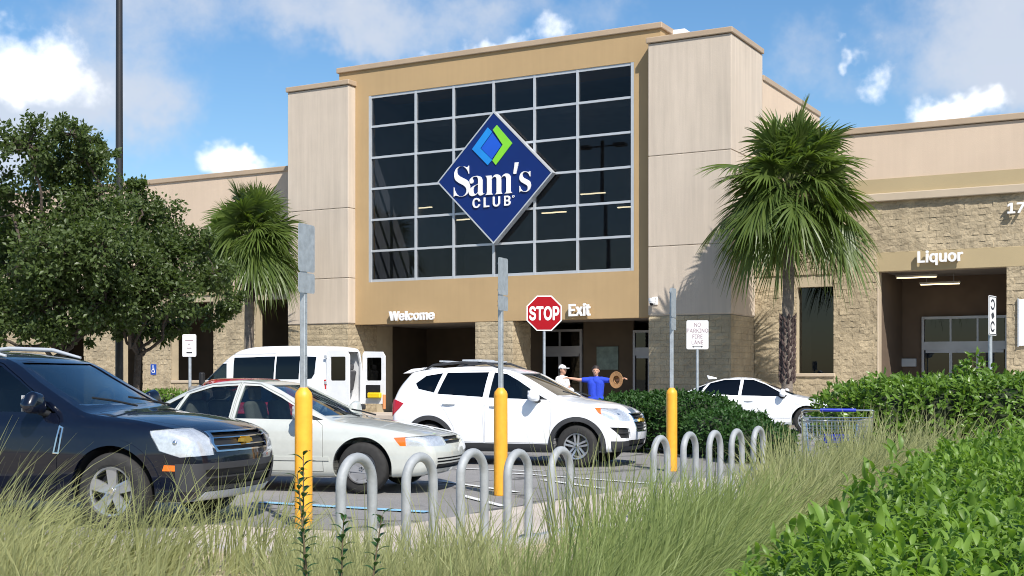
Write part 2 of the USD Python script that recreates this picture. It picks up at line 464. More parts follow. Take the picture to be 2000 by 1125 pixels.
# ------------------------------------------------------------------ the store: x along the front to the right, y into the building
D0, CC, SS = 45.0, 0.875, 0.484
ROT = -math.atan2(SS, CC)


def s_at(px, n):
    k = (px - 1000) / FOC
    return (k * D0 + n * (k * CC - SS)) / (CC + k * SS)


def Y_at(s, n):
    return D0 - s * SS + n * CC


def z_at(px, py, n):
    return EYE + (HOR - py) / FOC * Y_at(s_at(px, n), n)


store = thing('store_building', 'large beige stucco store with stone base and a tall glazed entrance tower', 'building', (0, D0, 0), ROT)
NT, NR = 0.45, 2.35                                   # depth of the tan front, depth of the wings
sL0, sL1, sR0, sR1 = s_at(562, 0), s_at(680, 0), s_at(1266, 0), s_at(1428, 0)
zS, zT, zTan, zTanB = 3.5, 12.42, 13.0, 3.46
BACK = 9.0


def part(name, mesh, m, parent=None, **k):
    return obj(name, mesh, m, parent or store, **k)


# towers either side: stacked stucco panels with recessed joints on a core
def stucco_tower(s0, s1, joints, depth):
    core = part('tower_wall', bx(s0 + .03, s1 - .03, .03, depth, zS - .02, zT - 0.02), M['stucco'])
    zs = [zS] + joints + [zT]
    for a, b in zip(zs[:-1], zs[1:]):
        part('stucco_panel', cbx(s0, s1, 0, depth + .01, a + .012, b - .012, 0.012), M['stucco'], core)
    part('coping', cbx(s0 - .06, s1 + .06, -.07, depth + .03, zT + .005, zT + .19, 0.02), M['cap'], core)
    return core


stucco_tower(sL0, sL1, [z_at(620, 545, 0), z_at(620, 410, 0)], 3.0)
tr = stucco_tower(sR0, sR1, [5.75, 8.72], 3.15)
part('coping', cat_(cbx(sR1 - 3, sR1 + .05, 3.2, BACK + 1.2, 11.55, 11.74, .02)), M['cap'])
part('tower_wall', bx(sR1 - 3, sR1 - .004, 3.19, BACK + 1.2, 3.6, 11.545), M['stucco_peach'])
# stone blocks
rng = np.random.default_rng(4)


def stone_blocks(face, u0, u1, z0, z1, n, holder, single, bw=0.42, bh=0.205, rough=0.026, soft=False):
    """courses of split-face blocks; face 'front' (u along s) or 'side' (u along depth, facing +s)"""
    joined, gp = [], 0.0006 if soft else 0.003
    for r in range(int(round((z1 - z0) / bh))):
        za, zb = z0 + r * bh, min(z0 + (r + 1) * bh, z1)
        at = u0 - (0.5 * bw if r % 2 else 0)
        while at < u1 - 1e-6:
            ua, ub = max(at, u0), min(at + bw, u1)
            at += bw
            if ub - ua < 0.03:
                continue
            nu = 4
            U, Z = np.meshgrid(np.linspace(ua + gp, ub - gp, nu), np.linspace(za + gp, zb - gp, 3), indexing='ij')
            d = -rng.uniform(0.0, rough, U.shape) - 0.012
            d[[0, -1], :] *= 1.0 if soft else 0.62; d[:, [0, -1]] *= 1.0 if soft else 0.72
            grid = np.stack([U, d, Z], -1).reshape(-1, 3)
            back = np.stack([U, np.full(U.shape, 0.05), Z], -1).reshape(-1, 3)
            f = []
            for i in range(nu - 1):
                for j in range(2):
                    a, b, c, e = i * 3 + j, (i + 1) * 3 + j, (i + 1) * 3 + j + 1, i * 3 + j + 1
                    f += [(a, b, c), (a, c, e)]
            loop = [(i * 3) for i in range(nu)] + [(nu - 1) * 3 + 1, (nu - 1) * 3 + 2] + [i * 3 + 2 for i in range(nu - 2, -1, -1)] + [1]
            k = nu * 3
            for a, b in zip(loop, loop[1:] + loop[:1]):
                f += [(a, a + k, b + k), (a, b + k, b)]
            v = np.vstack([grid, back])
            if face == 'front':
                v = np.stack([v[:, 0], v[:, 1] + n, v[:, 2]], 1)
            else:
                v = np.stack([n - v[:, 1], v[:, 0], v[:, 2]], 1)
            if single:
                part('stone_block', (v, np.array(f)), M['stone'], holder)
            else:
                joined.append((v, np.array(f)))
    if joined:
        obj('stone_cladding', cat_(*joined), M['stone'], holder, kind='stuff')


ZLOW = 1.25


def stone_base(s0, s1, d, side_d=None, single=True):
    b = part('stone_base', bx(s0 + .045, s1 - .045, .045, d, 0, zS - .03), M['mortar'])
    stone_blocks('front', s0 + .012, s1 - .012, ZLOW, zS - .04, 0.03, b, single)
    stone_blocks('front', s0 + .012, s1 - .012, 0.0, ZLOW, 0.03, b, False)
    if side_d:
        stone_blocks('side', .04, side_d, ZLOW, zS - .04, s1 - .03, b, single)
        stone_blocks('side', .04, side_d, 0.0, ZLOW, s1 - .03, b, False)
    return b


stone_base(sL0, sL1, 3.0, 1.9)
stone_base(sR0, sR1, 3.1, 2.3)
# tan front with the big window
w0, w1 = s_at(720, NT), s_at(1238, NT)
wz0, wz1 = z_at(980, 540, NT), z_at(980, 154, NT)
t0, t1 = sL1 - 0.75, s_at(1290, NT)
zb = NT + 0.4
front = part('tan_front', cat_(bx(t0, w0, NT, zb, zTanB, zTan), bx(w1, t1, NT, zb, zTanB, zTan), bx(w0, w1, NT, zb, zTanB, wz0), bx(w0, w1, NT, zb, wz1, zTan), bx(t0 + .01, t1 - .01, zb + .002, zb + 2.2, wz1 + .2, zTan - .01)), M['tan'])
part('coping', cbx(t0 - .08, t1 + .08, NT - .09, zb + 2.3, zTan + .003, zTan + .20, .02), M['cap'], front)
part('parapet_return', bx(t1 + .002, t1 + .5, NT + .9, zb + 2.2, zT + .26, zTan + .15), M['white'], front)
part('soffit', bx(sL1 - .6, sR0 + .6, NT + .41, 6.4, zTanB + .05, zTanB + .25), M['inside_ceiling'])
# window wall
nx, nz = 6, 6
px_cols = [720, 811, 885, 963, 1043, 1127, 1238]
cols = [s_at(p, NT) for p in px_cols]
rows = np.linspace(wz0, wz1, nz + 1)
fw = 0.045
wn = NT + 0.07
bars = [bx(c - fw, c + fw, wn - .05, wn + .09, wz0, wz1) for c in cols[1:-1]]
bars += [bx(w0 + .002, w0 + .11, wn - .065, wn + .1, wz0 + .002, wz1 - .002), bx(w1 - .11, w1 - .002, wn - .065, wn + .1, wz0 + .002, wz1 - .002)]
for i, r_ in enumerate(rows):
    a, b = (r_ + .003, r_ + .10) if i == 0 else (r_ - .10, r_ - .003) if i == nz else (r_ - .04, r_ + .04)
    bars.append(bx(w0 + .004, w1 - .004, wn - .04, wn + .08, a, b))
frame = part('window_frame', cat_(*bars), M['alu'])
prng = np.random.default_rng(8)
for i in range(nx):
    for j in range(nz):
        tilt = prng.uniform(-0.008, 0.008, 2)
        a, b, c, d_ = cols[i] + .02, cols[i + 1] - .02, rows[j] + .02, rows[j + 1] - .02
        pane = bx(a, b, wn, wn + .012, c, d_)
        v = pane[0].copy(); v[:, 1] += tilt[0] * (v[:, 0] - a) + tilt[1] * (v[:, 2] - c)
        part('window_pane', (v, pane[1]), M[('glass', 'glass_b', 'glass_c', 'glass')[int(prng.integers(0, 4))]], frame)
# hall behind the window
part('hall', cat_(bx(w0 - .5, w1 + .5, 8.2, 8.4, wz0 - .8, wz1 + .5), bx(w0 - .5, w1 + .5, NT + .42, 8.2, wz0 - .8, wz0 - .3), bx(w0 - .62, w0 - .5, NT + .42, 8.4, wz0 - .8, wz1 + .5),
                  bx(w1 + .5, w1 + .62, NT + .42, 8.4, wz0 - .8, wz1 + .5), bx(w0 - .5, w1 + .5, 2.9, 8.2, wz1 + .3, wz1 + .5)), M['hall'])
# pier between the doors, recess walls
p0, p1, pd = s_at(927, NT), s_at(1002, NT), 1.35
pier = part('stone_pier', bx(p0 + .045, p1 - .045, NT + .045, NT + pd, 0, zTanB - .004), M['mortar'])
stone_blocks('front', p0 + .012, p1 - .012, ZLOW, zTanB - .01, NT + .03, pier, True)
stone_blocks('front', p0 + .012, p1 - .012, 0, ZLOW, NT + .03, pier, False)
stone_blocks('side', NT + .04, NT + pd, ZLOW, zTanB - .01, p1 - .03, pier, True)
stone_blocks('side', NT + .04, NT + pd, 0, ZLOW, p1 - .03, pier, False)
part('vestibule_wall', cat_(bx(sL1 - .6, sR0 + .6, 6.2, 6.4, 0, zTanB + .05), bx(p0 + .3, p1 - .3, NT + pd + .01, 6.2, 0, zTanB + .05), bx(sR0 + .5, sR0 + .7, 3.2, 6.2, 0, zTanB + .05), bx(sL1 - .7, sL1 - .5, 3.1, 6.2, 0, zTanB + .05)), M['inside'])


def door_set(s0, s1, n, zt, zd, cols_, holder, mat, name='entrance_door'):
    """sliding doors of cols_ leaves with a transom light above: frame > panes"""
    bars = [bx(s0, s0 + .08, n, n + .12, 0, zt), bx(s1 - .08, s1, n, n + .12, 0, zt), bx(s0 + .08, s1 - .08, n + .003, n + .117, zt - .09, zt - .002), bx(s0 + .08, s1 - .08, n - .01, n + .14, zd, zd + .28)]
    xs = np.linspace(s0 + .08, s1 - .08, cols_ + 1)
    for x in xs[1:-1]:
        bars.append(bx(x - .05, x + .05, n + .006, n + .11, 0.02, zd)); bars.append(bx(x - .03, x + .03, n + .006, n + .11, zd + .28, zt - .09))
    for x in xs[:-1]:
        bars.append(bx(x + .05, xs[1] - xs[0] + x - .05, n + .009, n + .105, 0.02, .22)); bars.append(bx(x + .05, xs[1] - xs[0] + x - .05, n + .009, n + .105, zd - .1, zd - .003))
    fr = part(name, cat_(*bars), mat, holder)
    for a, b in zip(xs[:-1], xs[1:]):
        part('pane', bx(a + .03, b - .03, n + .05, n + .06, .2, zd - .08), M['glass_dark'], fr)
        part('pane', bx(a + .02, b - .02, n + .05, n + .06, zd + .27, zt - .08), M['glass_dark'], fr)
    return fr


door_set(s_at(1050, 3.4), s_at(1136, 3.4), 3.4, 3.25, 2.35, 2, None, M['alu_dark'])
door_set(s_at(1236, 3.0), s_at(1300, 3.0), 3.0, 3.15, 2.25, 2, None, M['alu_dark'])
part('vestibule_wall', bx(s_at(1137, 3.4), s_at(1235, 3.4), 3.5, 3.6, 0, zTanB + .05), M['inside'])
part('notice_poster', cat_(bx(s_at(1165, 3.45), s_at(1207, 3.45), 3.46, 3.48, z_at(1185, 722, 3.45), z_at(1185, 677, 3.45))), pm('poster_green', (0.12, 0.17, 0.15), 0.5, var=0.3, scale=4))

# right wing
r0, r1 = sR1 - .02, s_at(2120, NR)
zRt = z_at(1850, 246, NR)
zLedge0, zLedge1 = z_at(1850, 386, NR), z_at(1850, 370, NR)
zBand0, zBand1 = z_at(1850, 521, NR), z_at(1850, 487, NR)
zOp = z_at(1840, 526, NR)
o0, o1 = s_at(1714, NR), s_at(1966, NR)
q0, q1 = s_at(1556, NR), s_at(1628, NR)
zq0, zq1 = z_at(1590, 730, NR), z_at(1590, 560, NR)
wing = part('right_wing_wall', cat_(bx(r0, q0, NR + .05, NR + .4, 0, zLedge0), bx(q1, o0, NR + .05, NR + .4, 0, zLedge0), bx(o1, r1, NR + .05, NR + .4, 0, zLedge0), bx(q0, q1, NR + .05, NR + .4, 0, zq0), bx(q0, q1, NR + .05, NR + .4, zq1, zLedge0), bx(o0, o1, NR + .05, NR + .4, zOp, zLedge0)), M['mortar'])
stone_blocks('front', r0, q0, 0, zq1, NR + .035, wing, False, rough=.034, soft=True)
stone_blocks('front', q1, o0, 0, zOp, NR + .035, wing, False, rough=.034, soft=True)
stone_blocks('front', o1, r1, 0, zOp, NR + .035, wing, False, rough=.034, soft=True)
stone_blocks('front', q0, q1, 0, zq0, NR + .035, wing, False, rough=.034, soft=True)
stone_blocks('front', r0, o0, zq1 if zq1 > zOp else zOp, zBand1, NR + .035, wing, False, rough=.034, soft=True)
stone_blocks('front', r0, r1, zBand1, zLedge0, NR + .035, wing, False, rough=.034, soft=True)
part('smooth_band', cbx(o0 - .12, r1, NR + .005, NR + .06, zOp + .002, zBand1, .01), M['band'], wing)
part('stone_jamb', cat_(cbx(o0 - .02, o0 + .03, NR - .004, NR + .42, 0, zOp, .008)), M['cap_pale'], wing)
part('window_sill', cbx(q0 - .04, q1 + .04, NR - .05, NR + .3, zq0 - .09, zq0 + .02, .01), M['cap_pale'], wing)
part('dark_window', bx(q0, q1, NR + .3, NR + .31, zq0, zq1), M['glass_dark'], wing)
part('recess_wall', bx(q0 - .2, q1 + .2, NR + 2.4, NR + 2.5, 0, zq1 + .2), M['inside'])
part('ledge', cbx(r0, r1, NR - .16, NR + .4, zLedge0 + .003, zLedge1, .02), M['cap_pale'], wing)
zPb = z_at(1850, 340, NR)
part('parapet', bx(r0, r1, NR + .02, NR + .36, zPb, zRt - .02), M['stucco_peach'], wing)
part('parapet_band', bx(r0, r1, NR - .02, NR + .37, zLedge1 + .003, zPb - .004), M['band'], wing)
part('coping', cbx(r0, r1 + .05, NR - .06, NR + .42, zRt, zRt + .2, .02), M['cap'], wing)
# liquor recess
LD = 3.6
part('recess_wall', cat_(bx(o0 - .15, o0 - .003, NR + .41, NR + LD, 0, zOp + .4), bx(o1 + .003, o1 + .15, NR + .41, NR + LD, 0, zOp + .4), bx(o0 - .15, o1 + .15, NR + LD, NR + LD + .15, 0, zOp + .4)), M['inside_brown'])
part('recess_ceiling', bx(o0 - .14, o1 + .14, NR + .41, NR + LD - .005, zOp + .06, zOp + .2), M['inside_ceiling'])
nL = NR + LD - .16
door_set(s_at(1800, nL), s_at(1968, nL), nL, z_at(1880, 617, nL), z_at(1880, 683, nL), 3, None, pm('sliding_door_frame', (0.42, 0.43, 0.45), 0.4, metal=0.4))
part('wall_plaque', cbx(s_at(1753, nL + .1), s_at(1790, nL + .1), nL + .05, nL + .14, z_at(1770, 716, nL), z_at(1770, 700, nL), .02), M['alu'])

# left wing
l1, l0 = sL0 + .02, s_at(-330, NR)
zLt = z_at(450, 345, NR)
holes = [(s_at(500, NR), s_at(575, NR), 0.9, z_at(530, 585, NR)), (s_at(336, NR), s_at(418, NR), 1.35, z_at(380, 590, NR)), (s_at(237, NR), s_at(280, NR), 0.0, z_at(250, 620, NR)), (s_at(100, NR), s_at(165, NR), 0.0, z_at(120, 640, NR))]
solid = sbox(l0, 0, l1, zLt)
for h in holes:
    solid = solid.difference(sbox(h[0], h[2] - (1 if h[2] == 0 else 0), h[1], h[3]))


def wall_from(shape, n0, n1):
    return move(xf(extrude(shape, n1 - n0), UPRIGHT), (0, n1, 0))


zLb = z_at(450, 560, NR)
left = part('left_wing_wall', wall_from(solid.intersection(sbox(l0, 0, l1, zLb)), NR + .01, NR + .4), M['mortar'])
for a, b in ((s_at(418, NR), s_at(500, NR)), (s_at(280, NR), s_at(336, NR)), (s_at(165, NR), s_at(237, NR)), (l0, s_at(100, NR))):
    stone_blocks('front', a, b, 0, zLb - .3, NR - .01, left, False, rough=.034, soft=True)
part('upper_wall', wall_from(sbox(l0, zLb + .003, l1, zLt), NR - .03, NR + .4), M['stucco_peach'], left)
part('smooth_band', wall_from(solid.intersection(sbox(l0, zLb - .3, l1, zLb)), NR - .05, NR + .005), M['band'], left)
part('coping', cbx(l0, l1, NR - .10, NR + .45, zLt, zLt + .2, .02), M['cap'], left)
part('ledge', cbx(l0, l1, NR - .12, NR + .02, zLb + 1.6, zLb + 1.78, .02), M['cap_pale'], left)
for h in holes[:2]:
    part('window_sill', cbx(h[0], h[1], NR - .08, NR + .3, h[2] - .1, h[2] + .02, .01), M['cap_pale'], left)
    if h[2] > 1:
        stone_blocks('front', h[0], h[1], 0, h[2] - .1, NR - .01, left, False, rough=.034, soft=True)
part('recess_wall', cat_(bx(l0, l1, NR + 3.0, NR + 3.2, 0, zLb), bx(l0, l1, NR + .41, NR + 3.0, zLb - .2, zLb)), M['inside'])
part('roof', cat_(bx(l0, sL0 + 1, NR + .4, NR + 18, 7.6, 7.8), bx(sL0 - .5, sR1 - 3.1, zb + 2.4, BACK + 9, 11.2, 11.5), bx(sR1 - 3, r1, NR + .42, NR + 18, 7.2, 7.4)), M['kerb'])
part('rear_wall', cat_(bx(l0, r1, NR + 18, NR + 18.3, 0, 7.6), bx(l0 - .3, l0, NR, NR + 18, 0, 7.7), bx(r1, r1 + .3, NR, NR + 18, 0, 7.3)), M['stucco_peach'])
part('pavement', bx(l0, r1, -1.6, NR + .03, -.02, .13), M['concrete'])

# ------------------------------------------------------------------ signs on the store
def place_on_store(s, n, z):
    return (s * CC + n * SS, D0 - s * SS + n * CC, z)


def lettering(name, text, label, px, py, n, height, depth=0.09, **k):
    s, z = s_at(px, n), z_at(px, py, n)
    t = thing(name, label, 'sign', place_on_store(s, n, z), ROT)
    for sh in glyphs(text, height, **k)[0]:
        obj('letter', xf(extrude(sh, depth), UPRIGHT), M['white'], t)
    return t


def fit(text, px0, px1, n, **k):
    w = glyphs(text, 1.0, **k)[1]
    return (s_at(px1, n) - s_at(px0, n)) / w


def fitted(name, text, label, px0, px1, py, ph, n, **k):
    hh = ph / FOC * Y_at(s_at((px0 + px1) / 2, n), n)
    w = glyphs(text, hh, **k)[1]
    return lettering(name, text, label, px0, py, n, hh, squeeze=(s_at(px1, n) - s_at(px0, n)) / w, **k)


fitted('lettering_sign', 'Welcome', 'white raised letters spelling Welcome over the dark left entrance', 762, 850, 626, 17, NT - .1, bold=6)
fitted('lettering_sign', 'Exit', 'white raised letters spelling Exit beside the stop sign', 1111, 1154, 617, 22, NT - .1, bold=6)
fitted('lettering_sign', 'Liquor', 'white raised letters spelling Liquor over the right hand doorway', 1791, 1881, 513, 21, NR - .1, bold=6)
fitted('lettering_sign', '17', 'white raised house number 17 high on the stone wall at the picture edge', 1966, 2004, 417, 19, NR - .1, bold=6)

sn = NT - 0.22
cs, cz, hd = s_at(965, sn), z_at(965, 347, sn), 2.34
dia = thing('diamond_sign', 'big navy blue diamond club sign fixed across the glazed tower front', 'sign', place_on_store(cs, sn, cz), ROT)


def flat(pts, d0, d1, m, name, parent=dia):
    shp = pts if hasattr(pts, 'area') else Polygon(pts)
    return obj(name, move(xf(extrude(shp, d1 - d0), UPRIGHT), (0, -d0, 0)), m, parent)


sq = Polygon([(hd, 0), (0, hd), (-hd, 0), (0, -hd)])
flat(sq.buffer(-.05, join_style=2), -.2, .03, M['sign_blue'], 'panel')
flat(sq.difference(sq.buffer(-.045, join_style=2)), -.22, .045, M['alu'], 'rim')
flat([(-.87, 1.07), (-.23, 1.78), (-.05, 1.60), (-.53, 1.07), (-.05, .62), (-.23, .45)], .034, .06, M['sign_light_blue'], 'emblem_chevron')
flat([(-.50, 1.07), (-.045, 1.57), (.32, 1.10), (-.06, .65)], .034, .055, M['sign_mid_blue'], 'emblem_diamond')
flat([(-.02, 1.68), (.14, 1.83), (.76, 1.14), (.10, .43), (-.04, .60), (.38, 1.12)], .034, .06, M['sign_green'], 'emblem_chevron')
shs, wd = glyphs('\U0001D412\U0001D41A\U0001D426\u2019\U0001D42C', 1.0, font='NotoSansMath-Regular.woff2', thin=2.2) if False else (None, 0)


def serif_word():
    big, w1_ = glyphs('\U0001D412', 1.12, font='NotoSansMath-Regular.woff2', thin=3.0)
    rest = []
    x = 0.66
    k = 1.02
    for ch, font, adv, dz in (('\U0001D41A', 'NotoSansMath-Regular.woff2', .53, 0), ('\U0001D426', 'NotoSansMath-Regular.woff2', .86, 0), ('\u2019', 'Inter.woff2', .17, 0.04), ('\U0001D42C', 'NotoSansMath-Regular.woff2', .4, 0)):
        h = {'\U0001D41A': .73, '\U0001D426': .73, '\u2019': 1.0, '\U0001D42C': .74}[ch]
        sh, w_ = glyphs(ch, h, font=font, thin=2.2 if font[0] == 'N' else -1)
        x0, y0, x1, y1 = sh[0].bounds
        rest.append(affinity.translate(sh[0], x - x0, dz - (y0 if ch != '\u2019' else 0)))
        x += (x1 - x0) + .045
    s_ = big[0]
    return [affinity.translate(s_, -s_.bounds[0], 0)] + rest


word = serif_word()
wmax = max(s_.bounds[2] for s_ in word)
for s_ in word:
    flat(affinity.translate(affinity.scale(s_, 3.12 / wmax, 1.0, origin=(0, 0)), -1.62, -.60), .034, .075, M['white'], 'letter')
cl, cw = glyphs('CLUB', .33, bold=4, track=.34)
for s_ in cl:
    flat(affinity.translate(affinity.scale(s_, 1.58 / (cw - .1), 1, origin=(0, 0)), -.86, -1.02), .034, .075, M['white'], 'letter')
flat(affinity.translate(Point(0, 0).buffer(.045).difference(Point(0, 0).buffer(.028)), .80, -.72), .034, .06, M['white'], 'registered_mark')

# lamps that are on, inside the hall and the liquor recess
def strip_lamp(px, py, n, length, label, group, lit='hall_lamp_on'):
    s, z = s_at(px, n), z_at(px, py, n)
    t = thing('strip_light', label, 'lamp', place_on_store(s, n, z), ROT, group)
    obj('lamp_case', cbx(-length / 2 - .03, length / 2 + .03, -.07, .07, .035, .10, .01), M['lamp_case'], t)
    obj('lamp_tube', cbx(-length / 2, length / 2, -.055, .055, 0, .034, .01), M[lit], t)
    for x in (-.35, .35):
        obj('hanger', bx(x * length - .008, x * length + .008, -.008, .008, .1, .6), M['alu_dark'], t)


for px, py, n, ln, lb in ((1158, 379, 3.6, 1.0, 'lit strip light behind the top right panes, level with the sign tip'), (1082, 416, 3.4, 1.0, 'lit strip light behind the panes just right of the diamond sign'), (1228, 405, 4.2, .9, 'lit strip light at the right end of the glazed front'),
                          (823, 407, 4.6, 1.0, 'lit strip light far left behind the glazed front'), (902, 430, 4.0, .7, 'short lit strip light peeking out under the left side of the diamond sign')):
    strip_lamp(px, py, n, ln, lb, 'strip lights in the store')
strip_lamp(1790, 543, NR + 1.6, 1.25, 'lit strip light nearer the front under the liquor doorway ceiling', 'strip lights in the store', 'lamp_on')
strip_lamp(1836, 556, NR + 2.6, 1.25, 'lit strip light deeper inside under the liquor doorway ceiling', 'strip lights in the store', 'lamp_on')

# camera dome, wall boards
t = thing('security_camera', 'small white security camera on the right tower above its stone base', 'camera', place_on_store(s_at(1280, 0), 0, z_at(1280, 592, 0)), ROT)
obj('bracket', cat_(cbx(-.1, .1, -.04, 0.002, -.06, .2, .01), cbx(-.04, .04, -.24, -.04, .1, .16, .01)), M['white'], t)
obj('dome', cat_(m3.Manifold.sphere(.11, 20).translate((0, -.26, 0.02)), m3.Manifold.cylinder(.1, .12, .12, 20).translate((0, -.26, .05))), M['white'], t, smooth=40)
obj('lens', m3.Manifold.sphere(.06, 16).translate((0, -.32, -.04)), M['black'], t, smooth=40)
t = thing('wall_board', 'plain white board on the stone pier at the right picture edge', 'board', place_on_store(s_at(1990, NR), NR, z_at(1990, 676, NR)), ROT)
obj('board', cbx(0, .9, -.06, -.02, 0, 1.42, .01), M['white'], t)
obj('board_frame', cat_(bx(-.03, -.001, -.07, -.0, -.03, 1.45), bx(.901, .93, -.07, 0, -.03, 1.45)), M['alu'], t)
t = thing('access_sign', 'small blue wheelchair sign on the stone pillar behind the left trees', 'sign', place_on_store(s_at(296, NR), NR - .03, z_at(296, 732, NR)), ROT)
obj('panel', cbx(0, .32, -.03, 0.0, 0, .46, .005), pm('access_blue', (.01, .06, .33), .4), t)
wheel = Point(.15, .16).buffer(.085).difference(Point(.15, .16).buffer(.06)).difference(sbox(.16, .17, .3, .3))
sym = unary_union([wheel, Point(.145, .385).buffer(.03), LineString([(.145, .35), (.15, .22), (.21, .22), (.25, .1)]).buffer(.016), LineString([(.15, .29), (.21, .29)]).buffer(.012)])
obj('wheelchair_symbol', move(xf(extrude(sym, .004), UPRIGHT), (0, -.031, 0)), M['white'], t)
# ------------------------------------------------------------------ vehicles (x forward from the front axle, y to the left, z up)
def paint(name, col, metal=0.0, rough=0.32):
    g = Graph()
    pos = g('geometry', 'position')
    n = g('noise_texture', 'fac', vector=pos, scale=3.0, detail=6.0, roughness=0.65)
    c = np.array(col)
    col_ = g('rgb_ramp', 'color', ramp=[(0.3, tuple(c * .93)), (0.7, tuple(np.minimum(c * 1.05, .95)))], fac=n)
    rg = g('map_range', 'result', value=n, from_min=.3, from_max=.7, to_min=rough - .05, to_max=rough + .08)
    s = g('principled_bsdf', 'BSDF', base_color=col_, metallic=metal, roughness=rg, specular_ior_level=0.12, coat_weight=1.0, coat_roughness=0.04)
    LOOKS[name] = g.build('/World/Looks/' + name, surface=s)
    return LOOKS[name]


M['paint_navy'] = paint('paint_navy', (0.003, 0.005, 0.013), 0.0, .25)
M['paint_white'] = paint('paint_white', (0.80, 0.81, 0.83))
M['paint_van'] = paint('paint_van', (0.76, 0.77, 0.78), 0, .4)
M['paint_champagne'] = paint('paint_champagne', (0.57, 0.585, 0.54), 0.15)
M['paint_red'] = paint('paint_red', (0.52, 0.012, 0.02))
M['car_glass'] = pane_look('car_glass', (0.36, 0.40, 0.40), ior=1.52, gain=1.1)
M['clear_glass'] = pane_look('clear_glass', (0.72, 0.76, 0.75), ior=1.5, gain=1.0)
M['privacy_glass'] = pane_look('privacy_glass', (0.10, 0.11, 0.12), ior=1.52, gain=1.0)
M['screen_glass'] = pane_look('screen_glass', (0.55, 0.62, 0.60), ior=1.55, gain=1.35)
M['lens'] = pane_look('lamp_lens', (0.92, 0.93, 0.94), ior=1.5)
M['reflector'] = pm('lamp_reflector', (0.80, 0.81, 0.83), 0.25, metal=0.35, var=0.15, scale=25)
M['chrome'] = pm('chrome', (0.72, 0.73, 0.74), 0.12, metal=1.0, var=0.03)
M['rim'] = pm('alloy_rim', (0.50, 0.51, 0.53), 0.3, metal=0.75, var=0.08)
M['rubber'] = pm('tyre_rubber', (0.022, 0.021, 0.02), 0.85, var=0.25, scale=20)
M['cladding'] = pm('grey_cladding', (0.030, 0.031, 0.034), 0.7, var=0.15)
M['seat'] = pm('seat_cloth', (0.06, 0.06, 0.065), 0.9, var=0.15, scale=8)
M['seat_tan'] = pm('seat_cloth_grey', (0.16, 0.155, 0.145), 0.9, var=0.15, scale=8)
M['amber'] = pm('amber_lens', (0.85, 0.17, 0.012), 0.2, coat=0.8)
M['tail_red'] = pm('tail_lamp_red', (0.42, 0.006, 0.012), 0.2, coat=0.9)
M['barrel'] = pm('wheel_barrel', (.07, .07, .07), .5, metal=.3)
M['rotor'] = pm('brake_disc', (0.07, 0.068, 0.065), 0.45, metal=0.6)


def chaikin(p, n=2):
    p = np.asarray(p, float)
    for _ in range(n):
        q = np.empty((2 * len(p), 2)); q[0] = p[0]; q[-1] = p[-1]
        q[1:-1:2] = .8 * p[:-1] + .2 * p[1:]; q[2:-1:2] = .2 * p[:-1] + .8 * p[1:]
        p = q
    return p


def resample(p, t):
    p = np.asarray(p, float)
    s = np.r_[0, np.cumsum(np.linalg.norm(np.diff(p, axis=0), axis=1))]; s /= s[-1]
    return np.stack([np.interp(t, s, p[:, k]) for k in range(2)], 1)


def spaced(n, L, edges=(0, .012, .03, .055, .09)):
    e = np.array(edges) / L
    return np.r_[e[:-1], np.linspace(e[-1], 1 - e[-1], n), (1 - e[:-1])[::-1]]


def prism_xz(poly, y0, y1):
    """region over a side-view outline between two y"""
    p = np.asarray(poly.exterior.coords if hasattr(poly, 'exterior') else poly, float)
    m = m3.CrossSection([p[:, :2]], m3.FillRule.NonZero).extrude(y1 - y0)
    return m.transform(np.array([[1, 0, 0, 0], [0, 0, -1, y1], [0, 1, 0, 0]], float))


def ring_xz(c, ro, ri, y0, y1):
    return prism_xz(np.array(Point(c).buffer(ro, 24).exterior.coords), y0, y1) - prism_xz(np.array(Point(c).buffer(ri, 24).exterior.coords), y0 - .01, y1 + .01)


def prism_yz(poly, x0, x1):
    p = np.asarray(poly, float)
    m = m3.CrossSection([p[:, :2]], m3.FillRule.NonZero).extrude(x1 - x0)
    return m.transform(np.array([[0, 0, 1, x0], [1, 0, 0, 0], [0, 1, 0, 0]], float))


def prism_xy(poly, z0, z1):
    return m3.CrossSection([np.asarray(poly, float)], m3.FillRule.NonZero).extrude(z1 - z0).translate((0, 0, z0))


def man(v, f):
    return m3.Manifold(m3.Mesh(np.ascontiguousarray(v, np.float32), np.ascontiguousarray(f, np.uint32)))


